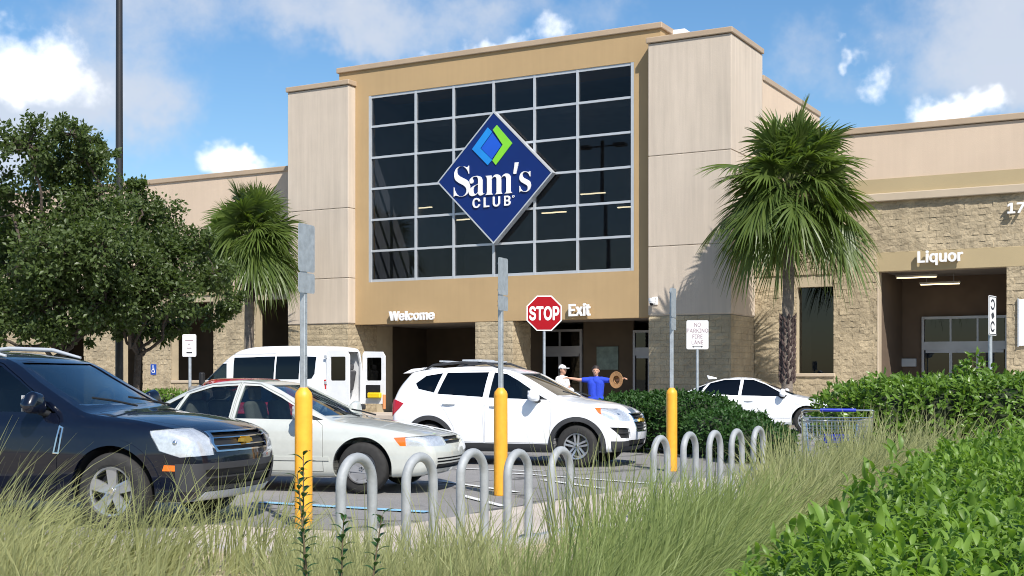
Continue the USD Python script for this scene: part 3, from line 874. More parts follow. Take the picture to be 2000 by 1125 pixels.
class Shell:
    """a car body from four side-view curves (top, bottom, rear, front), a plan taper and a tumblehome"""

    def __init__(s, top, bottom, W, tum, taper=(.16, .12), bow=(.16, .10), crown=.05, r=.07, bulge=()):
        top, bottom = chaikin(top), chaikin(bottom)
        rear, front = s.edge(bottom[0], top[0], -.03), s.edge(bottom[-1], top[-1], .05)
        L = np.linalg.norm(np.diff(top, axis=0), axis=1).sum()
        H = np.linalg.norm(top[-1] - bottom[-1])
        U, V, K = spaced(104, L), spaced(20, max(H, .55)), spaced(16, W)
        T, B = resample(top, U), resample(bottom, U)
        R, F = resample(rear, V), resample(front, V)
        u, v = U[:, None, None], V[None, :, None]
        XZ = (1 - v) * B[:, None] + v * T[:, None] + (1 - u) * R[None] + u * F[None] - ((1 - u) * (1 - v) * B[0] + u * v * T[-1] + u * (1 - v) * B[-1] + (1 - u) * v * T[0])
        nu, nv, nk = len(U), len(V), len(K)
        outline = np.vstack([B, F[1:], T[::-1][1:], R[::-1][1:-1]])
        line = shapely.linearrings(outline)
        X, Z = XZ[..., 0], XZ[..., 1]
        d = shapely.distance(shapely.points(X.ravel(), Z.ravel()), line).reshape(X.shape)
        s.x0, s.x1, s.W = outline[:, 0].min(), outline[:, 0].max(), W
        s.mid = .5 * (s.x0 + s.x1)
        s.tum, s.taper, s.bulge = np.array(tum), taper, bulge
        half = s.half(X, Z)
        fil = np.where(d < r, r - np.sqrt(np.maximum(r * r - (r - np.minimum(d, r)) ** 2, 0)), 0)
        idx = -np.ones((nu, nv, nk), int)
        pts, n = [], 0
        for k in range(nk):
            yn = 2 * K[k] - 1
            edge = k in (0, nk - 1)
            msk = np.ones((nu, nv), bool) if edge else np.zeros((nu, nv), bool)
            if not edge:
                msk[[0, -1], :] = True; msk[:, [0, -1]] = True
            ii, jj = np.nonzero(msk)
            idx[ii, jj, k] = n + np.arange(len(ii)); n += len(ii)
            h = half[ii, jj] - (fil[ii, jj] if edge else r)
            y = yn * h
            pts.append(np.stack([X[ii, jj], y, Z[ii, jj], np.full(len(ii), yn)], 1))
        p = np.vstack(pts)
        yr = p[:, 1] / (W / 2)
        tf = np.clip((p[:, 0] - s.mid) / (s.x1 - s.mid), 0, 1) ** .8; tr_ = np.clip((s.mid - p[:, 0]) / (s.mid - s.x0), 0, 1) ** .8
        x = p[:, 0] - bow[0] * tf * yr ** 2 + bow[1] * tr_ * yr ** 2
        zc = np.clip((p[:, 2] - .5) / .5, 0, 1)
        z = p[:, 2] - crown * zc * yr ** 2
        s.v = np.stack([x, p[:, 1], z], 1)
        f = []

        def quad(a, b, c, e):
            q = np.stack([a.ravel(), b.ravel(), c.ravel(), e.ravel()], 1)
            f.append(q[:, [0, 1, 2]]); f.append(q[:, [0, 2, 3]])
        a = idx[:, :, 0]; quad(a[:-1, :-1], a[1:, :-1], a[1:, 1:], a[:-1, 1:])
        a = idx[:, :, -1]; quad(a[:-1, :-1], a[:-1, 1:], a[1:, 1:], a[1:, :-1])
        a = idx[:, -1, :]; quad(a[:-1, :-1], a[1:, :-1], a[1:, 1:], a[:-1, 1:])
        a = idx[:, 0, :]; quad(a[:-1, :-1], a[:-1, 1:], a[1:, 1:], a[1:, :-1])
        a = idx[-1, :, :]; quad(a[:-1, :-1], a[:-1, 1:], a[1:, 1:], a[1:, :-1])
        a = idx[0, :, :]; quad(a[:-1, :-1], a[1:, :-1], a[1:, 1:], a[:-1, 1:])
        s.f = np.vstack(f)
        nrm = np.zeros_like(s.v)
        c = np.cross(s.v[s.f[:, 1]] - s.v[s.f[:, 0]], s.v[s.f[:, 2]] - s.v[s.f[:, 0]])
        for k in range(3):
            np.add.at(nrm, s.f[:, k], c)
        s.n = nrm / (np.linalg.norm(nrm, axis=1, keepdims=True) + 1e-12)
        s.cache = {}

    @staticmethod
    def edge(a, b, bulge):
        t = np.linspace(0, 1, 9)
        p = a + (b - a) * t[:, None]
        p[:, 0] += bulge * 4 * t * (1 - t)
        return p

    def half(s, X, Z):
        h = s.W / 2 * np.interp(Z, s.tum[:, 0], s.tum[:, 1])
        tf = np.clip((X - s.mid) / (s.x1 - s.mid), 0, 1); tr_ = np.clip((s.mid - X) / (s.mid - s.x0), 0, 1)
        h = h * (1 - s.taper[0] * tf ** 5) * (1 - s.taper[1] * tr_ ** 5)
        for cx, cz, rx, rz, amp in s.bulge:
            h = h + amp * np.exp(-((X - cx) / rx) ** 2 - ((Z - cz) / rz) ** 2)
        return h

    def __call__(s, t):
        if t not in s.cache:
            s.cache[t] = man(s.v - s.n * t, s.f)
        return s.cache[t]

    def skin(s, out, inn):
        return s(-out) - s(inn)


def wheel_set(t, x, y, r, rr, w, side, style, rim_mat):
    """a wheel at (x, y): the alloy rim with its tyre, disc and nuts; side = +1 on the left"""
    sgn = side
    n = {'five': 5, 'six': 5, 'ten': 10, 'steel': 8}[style]
    hub = Point(0, 0).buffer(rr * .2)
    ringo = Point(0, 0).buffer(rr, 32).difference(Point(0, 0).buffer(rr * .86, 32))
    sp = []
    for k in range(n):
        a = 2 * PI * k / n + PI / 2
        c, s_ = math.cos(a), math.sin(a)
        if style == 'six':
            for o in (-.11, .11):
                sp.append(Polygon([(rr * .12, o * rr * .8 - .015), (rr * .9, o * rr * 1.5 - .017), (rr * .9, o * rr * 1.5 + .017), (rr * .12, o * rr * .8 + .015)]))
        else:
            wa, wb = {'five': (.040, .058), 'ten': (.018, .024), 'steel': (.04, .06)}[style]
            sp.append(Polygon([(rr * .12, -wa), (rr * .9, -wb), (rr * .9, wb), (rr * .12, wa)]))
        m = len(sp) - (2 if style == 'six' else 1)
        for q in range(m, len(sp)):
            sp[q] = affinity.rotate(sp[q], math.degrees(a), origin=(0, 0))
    face = unary_union([hub, ringo] + sp).buffer(-.004).buffer(.004).simplify(.001)
    fm = extrude(face, .03)
    v, f, _ = meshkit.arrays(fm)
    rad = np.hypot(v[:, 0], v[:, 1]) / rr
    v[:, 2] += -.028 * (1 - np.clip(rad, 0, 1) ** 2) * 1.0 + .01 * np.exp(-(rad / .25) ** 2)

    def set_(m_, off=0.0):          # drawing plane xy -> xz, +z -> outwards
        vv, ff, _ = meshkit.arrays(m_)
        o = np.stack([vv[:, 0] * sgn * -1, (vv[:, 2] + off) * sgn, vv[:, 1]], 1)
        return (o + np.array([x, y, r]), ff)
    barrel = revolve([(rr * .98, .03), (rr * .93, .0), (rr * .90, -.10), (rr * .88, -w + .05), (rr * .97, -w + .03)], 36)
    bolts = [m3.Manifold.cylinder(.012, .011, .009, 8).translate((math.cos(a) * rr * .12, math.sin(a) * rr * .12, .0)) for a in np.arange(5) * 2 * PI / 5]
    wh = obj('wheel', cat_(set_((v, f), -.03), set_(cat_(*bolts), -.006)), rim_mat, t, smooth=30)
    obj('barrel', set_(barrel, -.005), M['barrel'], wh, smooth=40)
    sw = w / 2
    prof = [(rr * .97, .012), (rr * 1.04, .018), (r - .05, .016), (r - .022, .004), (r - .006, -.018), (r, -.04), (r, -w + .03), (r - .006, -w + .008), (r - .022, -w - .012), (r - .05, -w - .024), (rr * .97, -w - .02)]
    obj('tyre', set_(revolve(prof, 48), -.005), M['rubber'], wh, smooth=40)
    obj('brake_disc', set_(cat_(m3.Manifold.cylinder(.012, rr * .72, rr * .72, 32).translate((0, 0, -.09)), m3.Manifold.cylinder(.06, rr * .3, rr * .3, 20).translate((0, 0, -.10)))), M['rotor'], wh, smooth=30)
    obj('hub_cap', set_(m3.Manifold.cylinder(.012, rr * .13, rr * .11, 20).translate((0, 0, -.016))), M['chrome'], wh, smooth=30)
    return wh


def seat(t, x, y, z, m):
    obj('seat', cat_(rbx(x, y, z, .52, .50, .16, .06), rot_y(rbx(x - .27, y, z + .36, .14, .48, .66, .06), (x - .25, z), -.2), rot_y(rbx(x - .36, y, z + .78, .09, .26, .18, .04), (x - .3, z + .4), -.1)), m, t, smooth=50)


def rot_y(m, c, a):
    """lean back about a pivot (x, z)"""
    v, f, _ = meshkit.arrays(m)
    x, z = v[:, 0] - c[0], v[:, 2] - c[1]
    ca, sa = math.cos(a), math.sin(a)
    v = v.copy(); v[:, 0] = c[0] + ca * x + sa * z; v[:, 2] = c[1] - sa * x + ca * z
    return (v, f)


def build_car(name, label, group, hub, theta, sh, paint_, wheels, cabin, sides, screen, rear_glass, doors, hood=None, lamps=(), grilles=(), extras=None, cat='car', seats=((-1.15, .38), (-1.15, -.38), (-2.0, .36), (-2.0, -.36)), seat_mat='seat', seat_z=.62, side_glass='car_glass', rear_side_from=1, screen_look='screen_glass', dash_z=None, mirror=(-.62, 1.0), handles=(), cover=None, door_slots=()):
    W = sh.W
    r, rr, wt, xr, yw, arch, style, rimm = wheels
    # the hub given is that of the near front wheel (right-hand side unless theta turns it)
    th = -theta
    c, s_ = math.cos(th), math.sin(th)
    nearside = -1
    org = np.array(hub) - np.array([c * 0 - s_ * (nearside * W / 2), s_ * 0 + c * (nearside * W / 2)])
    t = thing(name, label, cat, (org[0], org[1], 0), th, group)
    body0 = sh(0.0)
    cab = sh(.05) ^ prism_xz(cabin, -W, W)
    cuts = []
    shell = body0 - cab
    wells = []
    for x in (0, xr):
        for sd in (-1, 1):
            a, b = (yw - wt - .10, W) if sd > 0 else (-W, -(yw - wt - .10))
            cyl = prism_xz(np.array(Point(x, r + .005).buffer(arch, 28).exterior.coords), a, b)
            wells.append(cyl)
    glass = []
    for k, poly in enumerate(sides):
        for sd in (-1, 1):
            pr = prism_xz(poly, *((.3 * W / 2, W) if sd > 0 else (-W, -.3 * W / 2)))
            glass.append(('side_window', pr, side_glass if k < rear_side_from else 'privacy_glass' if side_glass == 'privacy' or rear_side_from < 9 else side_glass))
    sx0, sx1, z0, z1, y0, y1 = screen
    glass.append(('windscreen', prism_yz([(-y0, z0), (y0, z0), (y1, z1), (-y1, z1)], sx0, sx1), screen_look))
    if rear_glass:
        sx0, sx1, z0, z1, y0, y1 = rear_glass
        glass.append(('rear_window', prism_yz([(-y0, z0), (y0, z0), (y1, z1), (-y1, z1)], sx0, sx1), 'privacy_glass'))
    all_glass = m3.Manifold.batch_boolean([g_[1] for g_ in glass], m3.OpType.Add)
    lampz = []
    inner = sh(.045)
    for ln in lamps:
        lampz.append(ln['prism'] - sh(.025))
    for ln in grilles:
        lampz.append(ln['prism'] - inner)
    cutters = wells + lampz
    shell = shell - m3.Manifold.batch_boolean(cutters, m3.OpType.Add) - (all_glass - sh(.06) if False else all_glass)
    # doors and bonnet come out of the shell along narrow gaps
    pieces = []
    core = sh(.055)
    for poly, sd in [(d_, s2) for d_ in doors for s2 in (-1, 1)]:
        pg = Polygon(poly)
        rng_y = (.42 * W / 2, W) if sd > 0 else (-W, -.42 * W / 2)
        big, small = prism_xz(pg, *rng_y), prism_xz(pg.buffer(-.007, join_style=1), *rng_y)
        pieces.append(('door', shell ^ small, sd))
        shell = shell - big
    if hood is not None:
        pg = Polygon(hood[0])
        big = prism_xy(np.array(pg.exterior.coords), hood[1], 2.0)
        small = prism_xy(np.array(pg.buffer(-.006).exterior.coords), hood[1] + .006, 2.0)
        pieces.append(('bonnet', (shell ^ small) - sh(.05), 0))
        shell = shell - (big - sh(.05))
    obj('body', shell, paint_, t, smooth=38)
    dn = 0
    made = []
    for nm, p_, sd in pieces:
        made.append((obj(nm, p_, paint_, t, smooth=38), sd))
    # glass, with black surround
    ring = sh(.010) - sh(.016)
    for nm, pr, look in glass:
        obj(nm, ring ^ pr, M[look], t, smooth=40)
    # wheel liners
    for (x, sd), cyl in zip([(x, sd) for x in (0, xr) for sd in (-1, 1)], wells):
        a, b = (yw - wt - .10, W) if sd > 0 else (-W, -(yw - wt - .10))
        a2, b2 = (a - .02, b) if sd > 0 else (a, b + .02)
        lin = prism_xz(np.array(Point(x, r + .005).buffer(arch + .012, 28).exterior.coords), a2, b2) - cyl
        obj('wheel_liner', lin ^ sh(.02), M['black'], t, smooth=40)
        wheel_set(t, x, sd * yw, r, rr, wt, sd, style, rimm)
    # lamps and grilles
    for ln in lamps:
        o = obj(ln['name'], sh.skin(.003, .004) ^ ln['prism'], M[ln.get('look', 'lens')], t, smooth=40)
        if o is not None and ln.get('inside', True):
            q = obj('reflector', (sh(.013) - sh(.0245)) ^ ln['prism'], M['reflector'], o, smooth=40)
            for b in ln.get('bulbs', ()):
                obj('bulb', cat_(revolve_x(b)), M['chrome'], o, smooth=40)
        for am in ln.get('amber', ()) if o is not None else ():
            obj('turn_lens', (sh(.002) - sh(.02)) ^ ln['prism'] ^ am, M['amber'], o, smooth=40)
    for gr in grilles:
        o = obj(gr['name'], (sh(.030) - sh(.044)) ^ gr['prism'], M['black'], t, smooth=40)
        for z in gr.get('bars', ()):
            obj('bar', (sh(gr.get('barout', .004)) - sh(.03)) ^ gr['prism'] ^ m3.Manifold.cube((9, 4, gr.get('bh', .022)), True).translate((0, 0, z)), M[gr.get('barlook', 'chrome')], o, smooth=40)
        if 'rim' in gr:
            obj('surround', sh.skin(.008, .02) ^ (gr['outer'] - gr['prism']), M[gr['rim']], o, smooth=40)
    # cabin
    fl = [p[1] for p in cabin]
    for x, y in seats:
        seat(t, x, y, seat_z, M[seat_mat])
    dz = dash_z or screen[2] - .02
    obj('dashboard', (rbx(-.62, 0, dz - .14, .55, W * .78, .26, .08)) ^ sh(.07), M['seat'], t, smooth=50)
    sw_ = revolve([(.19 + .016 * math.cos(a), .016 * math.sin(a)) for a in np.linspace(0, 2 * PI, 9)], 24)
    sw_ = xf(sw_, np.array([[math.cos(1.2), 0, -math.sin(1.2)], [0, 1, 0], [math.sin(1.2), 0, math.cos(1.2)]]))
    obj('steering_wheel', move(sw_, (-1.0, .38, dz - .02)), M['black'], t, smooth=60)
    # mirrors
    mx, mz = mirror
    for sd in (-1, 1):
        hy = float(sh.half(np.array([mx]), np.array([mz]))[0])
        house = m3.Manifold.batch_hull([m3.Manifold.sphere(q, 14).translate(p_) for q, p_ in ((.07, (mx + .02, sd * (hy + .16), mz + .09)), (.07, (mx + .02, sd * (hy + .20), mz + .02)), (.06, (mx + .03, sd * (hy + .06), mz + .0)), (.05, (mx + .03, sd * (hy + .07), mz + .09)), (.02, (mx - .06, sd * (hy + .22), mz + .05)), (.02, (mx - .06, sd * (hy + .05), mz + .05)))])
        house = house - m3.Manifold.cube((.2, 1, 1), True).translate((mx - .15, sd * hy, mz))
        mm = obj('mirror', house, cover or paint_, t, smooth=40)
        obj('mirror_foot', m3.Manifold.batch_hull([m3.Manifold.sphere(.03, 10).translate((mx + .02, sd * (hy - .04), mz - .06)), m3.Manifold.sphere(.03, 10).translate((mx + .02, sd * (hy + .08), mz - .03)), m3.Manifold.sphere(.03, 10).translate((mx + .08, sd * (hy - .03), mz - .06))]), M['black'], mm, smooth=40)
        obj('mirror_glass', cbx(mx - .055, mx - .049, min(sd * (hy + .04), sd * (hy + .22)), max(sd * (hy + .04), sd * (hy + .22)), mz - .03, mz + .12, .002), M['reflector'], mm)
    # handles
    for hx, hz in handles:
        for sd in (-1, 1):
            hy = float(sh.half(np.array([hx]), np.array([hz]))[0])
            dr = t
            obj('door_handle', m3.Manifold.batch_hull([m3.Manifold.sphere(.018, 10).translate((hx - .1, sd * (hy + .012), hz)), m3.Manifold.sphere(.018, 10).translate((hx + .1, sd * (hy + .012), hz)), m3.Manifold.sphere(.012, 10).translate((hx, sd * (hy + .03), hz))]), M['chrome'] if cover == 'c' else paint_, dr, smooth=50)
    if extras:
        extras(t, sh)
    return t


def revolve_x(b):
    x, y, z, r = b
    return m3.Manifold.sphere(r * .7, 14).translate((x, y, z))


def both(poly, y0, y1):
    """the same side-view region on both sides"""
    return [prism_xz(poly, y0, y1), prism_xz(poly, -y1, -y0)]


def wipers(t, sh, x, z, y):
    for y0 in (-.1, .5):
        obj('wiper', tube([(x + .05, y0, z + .015), (x - .03, y0 - .3, z + .07), (x - .06, y0 - .58, z + .10)], .011, 6), M['black'], t)


# ---- 1 dark navy SUV
top = [(-3.62, 1.06), (-3.50, 1.26), (-3.33, 1.53), (-3.22, 1.60), (-2.9, 1.655), (-2.2, 1.69), (-1.7, 1.68), (-1.28, 1.61), (-.9, 1.40), (-.36, 1.135), (-.2, 1.10), (.3, 1.055), (.62, .99), (.80, .92), (.87, .86)]
bot = [(-3.50, .34), (-3.2, .27), (-2.7, .24), (0, .24), (.5, .25), (.80, .27), (.88, .36)]
TUM = [(.2, .92), (.32, .965), (.5, .985), (.72, 1.0), (.9, .985), (1.03, .965), (1.08, .94), (1.4, .85), (1.65, .74), (1.75, .70)]
sh = Shell(top, bot, 1.85, TUM, taper=(.17, .10), bow=(.17, .10), bulge=[(0, .62, .5, .3, .018), (-2.7, .62, .5, .3, .018)])
gr_out = prism_yz([(-.50, .72), (.50, .72), (.54, .80), (.50, .915), (-.50, .915), (-.54, .80)], .55, 1.2)
gr_in = prism_yz([(-.47, .735), (.47, .735), (.51, .80), (.47, .90), (-.47, .90), (-.51, .80)], .55, 1.2)
low = prism_yz([(-.62, .40), (.62, .40), (.66, .56), (-.66, .56)], .5, 1.2)
LH = [(.95, .70), (.98, .90), (.60, .955), (.36, .93), (.47, .74), (.66, .68)]


def suv_extras(t, sh):
    wipers(t, sh, -.30, 1.125, 0)
    for sd in (-1, 1):
        arc = sh.skin(.012, .02)
        for x in (0, -2.707):
            rg_ = ring_xz((x, .36), .485, .425, .35, 1.2)
            obj('wheel_arch_trim', arc ^ (rg_.mirror((0, 1, 0)) if sd < 0 else rg_) ^ m3.Manifold.cube((9, 4, 2), True).translate((0, 0, 1.28)), M['paint_navy'], t, smooth=40)
        y = sd * .60
        rail = tube([(-3.0, y, 1.60), (-2.85, y, 1.69), (-2.3, y, 1.735), (-1.75, y, 1.715), (-1.40, y, 1.63)], [.016, .022, .024, .022, .014], 8)
        obj('roof_rail', rail, M['alu'], t, smooth=50)
        yv = [sd * .5, sd * 1.2] if sd > 0 else [sd * 1.2, sd * .5]
        vent = [(-.62, .70), (-.55, .70), (-.52, .95), (-.57, .97)]
        obj('side_vent', sh.skin(.008, .01) ^ (prism_xz(vent, *yv) - prism_xz(Polygon(vent).buffer(-.016), *yv)), M['chrome'], t)
        obj('side_marker', sh.skin(.006, .012) ^ prism_xz([(.50, .555), (.74, .55), (.74, .60), (.52, .61)], *yv), M['amber'], t, smooth=40)
        win = unary_union([Polygon(p_) for p_ in SUV_WIN]).buffer(.045).buffer(-.02)
        win = (win if win.geom_type == 'Polygon' else max(win.geoms, key=lambda q: q.area))
        ringp = prism_xz(Polygon(win.buffer(.022).exterior), *yv) - prism_xz(Polygon(win.exterior), *yv)
        obj('window_trim', sh.skin(.006, .008) ^ ringp, M['chrome'], t, smooth=40)
    obj('skid_plate', sh.skin(.012, .03) ^ prism_yz([(-.66, .25), (.66, .25), (.60, .35), (-.60, .35)], .4, 1.2), M['alu'], t, smooth=40)
    obj('lower_bumper', sh.skin(.008, .03) ^ (prism_yz([(-.95, .36), (.95, .36), (.95, .62), (-.95, .62)], .62, 1.2) - low), M['cladding'], t, smooth=40)
    bow_tie = unary_union([Polygon([(-.09, -.018), (-.04, -.018), (-.03, -.034), (.05, -.034), (.04, -.018), (.09, -.018), (.07, .018), (.04, .018), (.03, .034), (-.05, .034), (-.04, .018), (-.07, .018)])])
    obj('grille_badge', prism_yz(np.array(bow_tie.exterior.coords) + [0, .815], .86, .925), pm('badge_gold', (.55, .36, .06), .3, metal=.7), t)


SUV_WIN = [[(-1.42, 1.545), (-1.55, 1.575), (-1.62, 1.10), (-.66, 1.075), (-.72, 1.14)], [(-1.72, 1.10), (-1.66, 1.58), (-2.45, 1.58), (-2.62, 1.13)], [(-2.72, 1.15), (-2.56, 1.575), (-2.95, 1.54), (-3.17, 1.24)]]
SUV_WIN[0] = [(-.64, 1.08), (-.78, 1.17), (-1.08, 1.37), (-1.36, 1.53), (-1.56, 1.57), (-1.62, 1.10)]
build_car('suv', 'dark navy SUV with roof rails cut by the left picture edge', None, (-3.725, 12.0), math.radians(17), sh, M['paint_navy'],
          (.36, .245, .225, -2.707, .915, .425, 'five', M['rim']), [(-3.4, .45), (-.1, .45), (-.32, .98), (-.5, 1.7), (-3.6, 1.7), (-3.5, 1.0)],
          SUV_WIN, (-1.5, .3, 1.16, 1.565, .66, .56), (-4, -2.9, 1.14, 1.50, .62, .54),
          [[(-.60, .36), (-.56, .80), (-.58, 1.03), (-.72, 1.16), (-1.12, 1.42), (-1.36, 1.56), (-1.6, 1.60), (-1.67, 1.05), (-1.66, .36)], [(-1.68, .36), (-1.69, 1.05), (-1.63, 1.60), (-2.5, 1.6), (-2.66, 1.08), (-2.45, .85), (-2.28, .62), (-2.24, .36)]],
          hood=([(-.30, -.66), (.25, -.72), (.70, -.58), (.80, -.3), (.82, 0), (.80, .3), (.70, .58), (.25, .72), (-.30, .66), (-.22, 0)], .80),
          lamps=[dict(name='headlight', prism=p_, bulbs=[(.68, sd * .72, .82, .07), (.60, sd * .78, .81, .05)]) for p_, sd in zip(both(LH, .52, 1.2), (1, -1))],
          grilles=[dict(name='grille', prism=gr_in, outer=gr_out, rim='chrome', bars=(.775, .85), bh=.010), dict(name='lower_grille', prism=low, bars=(.48,), bh=.012, barlook='cladding')],
          extras=suv_extras, mirror=(-.80, 1.13), handles=((-1.48, .98), (-2.5, 1.0)))

# ---- 2 white compact SUV
top = [(-3.36, 1.06), (-3.26, 1.28), (-3.06, 1.50), (-3.0, 1.545), (-2.6, 1.60), (-2.0, 1.635), (-1.5, 1.62), (-1.10, 1.545), (-.75, 1.37), (-.26, 1.12), (-.1, 1.085), (.3, 1.03), (.58, .96), (.74, .88), (.80, .82)]
bot = [(-3.30, .38), (-3.0, .28), (-2.55, .22), (0, .22), (.45, .23), (.74, .25), (.82, .34)]
TUM = [(.2, .92), (.32, .97), (.5, .985), (.75, 1.0), (.92, .99), (1.05, .965), (1.10, .94), (1.38, .85), (1.6, .74), (1.7, .70)]
sh = Shell(top, bot, 1.776, TUM, taper=(.16, .12), bow=(.17, .12), bulge=[(0, .60, .45, .3, .022), (-2.555, .62, .48, .3, .024)])
g1o = prism_yz([(-.36, .745), (.36, .745), (.42, .86), (-.42, .86)], .45, 1.2); g1 = prism_yz([(-.33, .76), (.33, .76), (.385, .845), (-.385, .845)], .45, 1.2)
g2o = prism_yz([(-.30, .56), (.30, .56), (.38, .735), (-.38, .735)], .45, 1.2); g2 = prism_yz([(-.28, .575), (.28, .575), (.355, .72), (-.355, .72)], .45, 1.2)
fog = [prism_yz([(sd * .50, .46), (sd * .74, .47), (sd * .80, .64), (sd * .56, .62)], .3, 1.2) for sd in (1, -1)]
low = prism_yz([(-.50, .33), (.50, .33), (.56, .43), (-.56, .43)], .5, 1.2)
LH = [(.90, .72), (.92, .86), (.60, .93), (.28, .95), (.36, .86), (.55, .76)]
TRAX_WIN = [[(-.50, 1.07), (-.66, 1.16), (-1.02, 1.38), (-1.24, 1.49), (-1.46, 1.515), (-1.52, 1.10)], [(-1.62, 1.11), (-1.56, 1.52), (-2.30, 1.51), (-2.44, 1.16)], [(-2.50, 1.18), (-2.38, 1.505), (-2.68, 1.46), (-2.86, 1.33), (-2.80, 1.24)]]


def trax_extras(t, sh):
    wipers(t, sh, -.22, 1.105, 0)
    for sd in (-1, 1):
        yv = [sd * .5, sd * 1.2] if sd > 0 else [sd * 1.2, sd * .5]
        rng_ = [ring_xz((x, .335), .47, .395, *yv) for x in (0, -2.555)]
        sill = prism_xz([(-2.2, .2), (-.35, .2), (-.38, .36), (-2.17, .36)], *yv)
        clad = m3.Manifold.batch_boolean(rng_ + [sill], m3.OpType.Add)
        obj('side_cladding', sh.skin(.014, .02) ^ clad ^ m3.Manifold.cube((9, 4, 2), True).translate((0, 0, 1.22)), M['cladding'], t, smooth=40)
        y = sd * .58
        obj('roof_rail', tube([(-2.75, y, 1.56), (-2.6, y, 1.64), (-2.1, y, 1.685), (-1.65, y, 1.67), (-1.35, y, 1.57)], [.014, .02, .022, .02, .014], 8), M['cladding'], t, smooth=50)
        lamp = [(-3.6, .80), (-3.6, 1.06), (-3.22, 1.06), (-3.05, 1.0), (-3.12, .92), (-3.28, .78)]
        obj('tail_light', sh.skin(.010, .012) ^ prism_xz(lamp, *([.44 * sd, 1.2 * sd] if sd > 0 else [1.2 * sd, .44 * sd])), M['tail_red'], t, smooth=40)
    for x in (-1.75, -2.45):
        obj('roof_bar', cbx(x - .035, x + .035, -.62, .62, 1.69, 1.715, .01), M['alu'], t)
    obj('roof_box_pad', cbx(-2.2, -1.85, -.3, .35, 1.705, 1.735, .01), M['alu'], t)
    obj('spoiler', prism_xz([(-3.16, 1.50), (-3.0, 1.575), (-2.75, 1.60), (-2.8, 1.56), (-3.05, 1.51)], -.58, .58), M['paint_white'], t, smooth=40)
    obj('lower_bumper', sh.skin(.006, .03) ^ (prism_yz([(-.9, .20), (.9, .20), (.9, .42), (.58, .42), (-.58, .42), (-.9, .42)], .55, 1.2) - low), M['cladding'], t, smooth=40)
    bt = [(-.085, -.018), (-.035, -.018), (-.025, -.032), (.045, -.032), (.035, -.018), (.085, -.018), (.065, .018), (.035, .018), (.025, .032), (-.045, .032), (-.035, .018), (-.065, .018)]
    obj('grille_badge', prism_yz(np.array(bt) + [0, .742], .80, .872), pm('badge_gold', (.55, .36, .06), .3, metal=.7), t)


build_car('compact_suv', 'white compact SUV with grey cladding parked between the second and third yellow bollard', None, (1.018, 20.6), math.radians(20), sh, M['paint_white'],
          (.335, .22, .21, -2.555, .875, .395, 'six', M['rim']), [(-3.15, .45), (-.05, .45), (-.25, .96), (-.4, 1.7), (-3.4, 1.7), (-3.25, 1.0)],
          TRAX_WIN, (-1.4, .35, 1.14, 1.50, .64, .54), (-4, -2.8, 1.12, 1.46, .58, .50),
          [[(-.45, .37), (-.42, .8), (-.44, 1.03), (-.66, 1.2), (-1.05, 1.43), (-1.3, 1.53), (-1.5, 1.545), (-1.575, 1.05), (-1.57, .37)], [(-1.585, .37), (-1.59, 1.05), (-1.52, 1.55), (-2.34, 1.54), (-2.47, 1.10), (-2.25, .85), (-2.12, .62), (-2.1, .37)]],
          hood=([(-.20, -.62), (.25, -.68), (.62, -.55), (.72, -.3), (.745, 0), (.72, .3), (.62, .55), (.25, .68), (-.20, .62), (-.12, 0)], .78),
          lamps=[dict(name='headlight', prism=p_, bulbs=[(.62, sd * .66, .82, .06)], amber=[prism_xz([(.2, .86), (.40, .84), (.36, 1), (.2, 1)], -1.2, 1.2)]) for p_, sd in zip(both(LH, .44, 1.2), (1, -1))],
          grilles=[dict(name='grille', prism=g1, outer=g1o, rim='chrome', bars=(.80,), bh=.012, barlook='cladding'), dict(name='grille', prism=g2, outer=g2o, rim='chrome', bars=(.62, .67), bh=.010, barlook='cladding'), dict(name='fog_lamp', prism=fog[0], bars=(.55,), bh=.012, barlook='cladding'), dict(name='fog_lamp', prism=fog[1], bars=(.55,), bh=.012, barlook='cladding'), dict(name='lower_grille', prism=low)],
          extras=trax_extras, mirror=(-.70, 1.10), handles=((-1.36, .97), (-2.2, 1.0)))

# ---- 3 champagne saloon
SED_TOP = [(-3.77, .80), (-3.74, .92), (-3.5, .965), (-3.12, .985), (-2.8, 1.13), (-2.45, 1.30), (-2.1, 1.385), (-1.7, 1.405), (-1.35, 1.365), (-1.0, 1.20), (-.42, .925), (-.25, .90), (.2, .845), (.6, .775), (.84, .72), (.91, .68)]
SED_BOT = [(-3.70, .34), (-3.3, .24), (-2.635, .19), (0, .19), (.5, .20), (.84, .22), (.95, .32)]
SED_TUM = [(.15, .93), (.3, .975), (.5, 1.0), (.66, 1.0), (.8, .98), (.88, .955), (.92, .93), (1.15, .83), (1.36, .70), (1.45, .66)]
SED_WIN = [[(-.66, .90), (-.80, 1.0), (-1.12, 1.17), (-1.44, 1.315), (-1.66, 1.325), (-1.72, .91)], [(-1.80, .915), (-1.75, 1.325), (-2.1, 1.305), (-2.40, 1.215), (-2.56, .93)], [(-2.62, .935), (-2.46, 1.195), (-2.66, 1.09), (-2.86, .96)]]
SED_DOORS = [[(-.50, .26), (-.50, .70), (-.52, .84), (-.74, .99), (-1.12, 1.20), (-1.46, 1.345), (-1.7, 1.36), (-1.765, .86), (-1.74, .26)], [(-1.755, .26), (-1.78, .86), (-1.715, 1.36), (-2.13, 1.335), (-2.45, 1.235), (-2.60, .90), (-2.42, .75), (-2.25, .5), (-2.2, .26)]]
sh = Shell(SED_TOP, SED_BOT, 1.74, SED_TUM, taper=(.16, .12), bow=(.16, .10), bulge=[(0, .5, .45, .25, .015), (-2.635, .5, .5, .25, .012)])
LH = [(1.0, .585), (1.0, .70), (.80, .715), (.40, .69), (.48, .59)]
